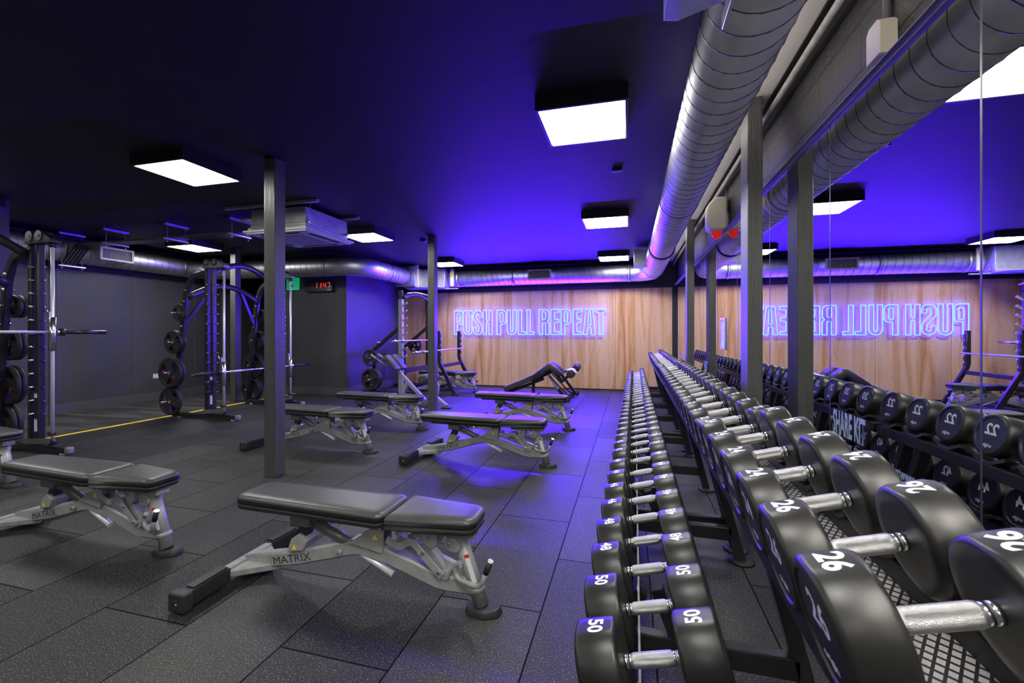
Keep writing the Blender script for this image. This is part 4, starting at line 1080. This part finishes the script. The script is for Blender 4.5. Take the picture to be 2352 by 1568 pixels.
plate(.225, (-5.22, 8.05, .33), 'large black grip plate low on the back corner rack, near side, outer', 0, .9)
plate(.225, (-5.22, 8.11, .33), 'large black grip plate low on the back corner rack, near side, inner', 0, .2)
plate(.175, (-5.02, 9.6, 1.0), 'black grip plate seen against the plywood beyond the silver upright', 0, .7)
_pl[.175]
# ------------------------------------------------------------------ silver back extension
t = thing('back_extension', 'silver framed back extension with two angled pads behind the far column', 'exercise bench', (0, 0, 0))
d = Vector((.31, 0, -.36)).normalized(); up_ = Vector((.36, 0, .31)).normalized()
for y in (6.97, 7.2):
    mb = MB(); rot = Matrix((d, Vector((0, 1, 0)), -up_)).transposed()
    mb.box(Vector((-4.1, y, .75))+up_*.02, (.34, .165, .075), 0, Matrix((d, Vector((0, 1, 0)), d.cross(Vector((0, 1, 0))))).transposed(), bev=.025); mb.build('hip_pad', 'vinyl', t)
    mb = MB(); mb.tube([(-4.16, y-.02, .68), (-4.28, y-.06, .78), (-4.46, y-.07, .90)], .014, 0, 10); mb.cyl((-4.38, y-.065, .845), (-4.47, y-.07, .91), .018, 1, 10); mb.build('handle', ['silver_dark', 'silver'], t)
mb = MB(); mb.beam((-4.08, 7.08, .66), (-3.5, 7.08, .10), .06, .06); mb.beam((-3.95, 7.08, .35), (-3.78, 7.08, .38), .05, .05); mb.beam((-3.85, 7.08, .42), (-4.0, 7.08, .05), .06, .06); mb.build('main_beam', 'silver', t, bevel=.006)
mb = MB(); mb.beam((-4.1, 7.08, .05), (-3.3, 7.08, .05), .06, .06); mb.beam((-4.1, 6.85, .03), (-4.1, 7.31, .03), .06, .05); mb.build('base', 'silver_dark', t, bevel=.006)
for ya in (6.8, 7.14): MB().lathe([(0, .06), (.015, .085), (.205, .085), (.22, .06)], (-3.43, ya, .50), (0, 1, 0), 0, 20).build('ankle_roller', 'vinyl', t)
MB().cyl((-3.43, 6.79, .5), (-3.43, 7.37, .5), .012, 0, 12).build('roller_axle', 'chrome', t)
mb = MB(); cv = fillet([(-3.43, .45), (-3.24, .42, .2), (-3.28, .16, .15), (-3.45, .16)], closed=False, n=6); mb.sweep(xz(cv, 7.08), .05, .05, (0, 1, 0)); mb.beam((-3.3, 7.08, .18), (-3.04, 6.98, .04), .05, .045); mb.build('curved_frame', 'silver', t)
mb = MB(); mb.box((-3.04, 6.95, .015), (.16, .1, .03), 0, bev=.008); mb.build('foot', 'blackmatt', t)

# ------------------------------------------------------------------ black hyperextension bench
t = thing('hyperextension_bench', 'black decline bench with humped twin pads and foot rollers by the plywood', 'exercise bench', (0, 0, 0))
mb = MB(); A, B = Vector((-2.42, 8.5, .17)), Vector((-1.74, 8.5, .47)); mb.beam(A, B, .32, .11, bev=.025); mb.build('back_pad', 'vinyl', t)
mb = MB(); mb.beam(A+Vector((.05, 0, -.07)), B+Vector((.1, 0, -.07)), .1, .06); mb.beam((-1.74, 8.5, .42), (-1.45, 8.5, .56), .12, .07); mb.build('main_beam', 'black', t, bevel=.006)
for y in (8.36, 8.72):
    mb = MB(); q = fillet([(-1.79, .43), (-1.49, .665, .06), (-1.29, .49)], closed=False, n=8)
    mb.sweep(xz(q, y), .24, .12, (0, 1, 0), 0, True); mb.build('hip_pad', 'vinyl', t)
    mb = MB(); mb.beam((-1.52, y, .48), (-1.10, y, .06), .02, .035, 0, up=(0, 1, 0)); mb.build('gas_strut', 'black', t)
mb = MB(); mb.beam((-1.52, 8.42, .47), (-1.33, 8.42, .20), .05, .055, 0, up=(0, 1, 0)); mb.build('scale_post', 'alu', t)
mb = MB(); mb.beam((-1.34, 8.42, .21), (-1.2, 8.42, .04), .06, .065, 0, up=(0, 1, 0)); mb.beam((-1.38, 8.85, .5), (-1.04, 8.85, .06), .05, .055, 0, up=(0, 1, 0)); mb.build('rear_leg', 'black', t)
mb = MB(); mb.prism([(-1.40, .50), (-1.26, .33), (-1.10, .47), (-1.12, .52), (-1.25, .42), (-1.34, .55)], lambda p: (p[0], 8.3, p[1]), lambda p: (p[0], 8.32, p[1])); mb.build('roller_arm', 'black', t)
MB().cyl((-1.08, 8.25, .52), (-1.02, 8.85, .62), .014, 0, 12).build('roller_axle', 'black', t)
for y, z, x in ((8.33, .53, -1.08), (8.76, .61, -1.03)):
    mb = MB(); dd = Vector((.06, .6, .1)).normalized()
    mb.lathe([(0, .055), (.02, .075), (.21, .078), (.235, .055)], Vector((x, y, z))-dd*.11, dd, 0, 24)
    for k in (.07, .14): mb.lathe([(k-.004, .079), (k+.004, .079)], Vector((x, y, z))-dd*.11, dd, 1, 24)
    mb.build('foot_roller', ['vinyl', 'vinyl_side'], t)
mb = MB(); mb.beam((-2.3, 8.55, .07), (-1.12, 8.55, .07), .06, .07); mb.beam((-2.3, 8.3, .035), (-2.3, 8.8, .035), .06, .06); mb.beam((-1.15, 8.25, .04), (-1.15, 8.95, .04), .06, .06); mb.beam((-1.85, 8.5, .38), (-1.85, 8.5, .1), .05, .06, 0, up=(1, 0, 0)); mb.build('base', 'black', t, bevel=.006)
mb = MB()
for y in (8.22, 8.95): mb.cyl((-1.13, y, .05), (-1.13, y+.03, .05), .05, 0, 18)
mb.cyl((-1.05, 8.97, .06), (-1.05, 9.0, .06), .05, 0, 18); mb.build('wheel', 'blackmatt', t)
for y, x, z in ((8.4, -1.29, .23), (8.83, -1.16, .42)):
    MB().cyl((x, y, z), (x+.05, y-.03, z+.03), .022, 0, 12).build('knob', 'orange', t)
# towel / paper over the roller
mb = MB(); n = 10; V = []
for i in range(n+1):
    for j in range(7):
        u, v = i/n-.5, j/6-.5
        V.append((-1.10+u*.26+v*.03, 8.33+v*.2, .615+.012*math.sin(7*u+3*v)-.18*max(0, abs(u)-.22)**1.2*2-.08*max(0, v*v-.12)))
F = [(i*7+j, i*7+j+1, (i+1)*7+j+1, (i+1)*7+j) for i in range(n) for j in range(6)]
mb.faces(V, F, 0, True); o = mb.build('towel', 'towel'); sdm = o.modifiers.new('s', 'SOLIDIFY'); sdm.thickness = .006
tag(o, 'folded white towel lying over the foot roller of the black bench', 'towel')
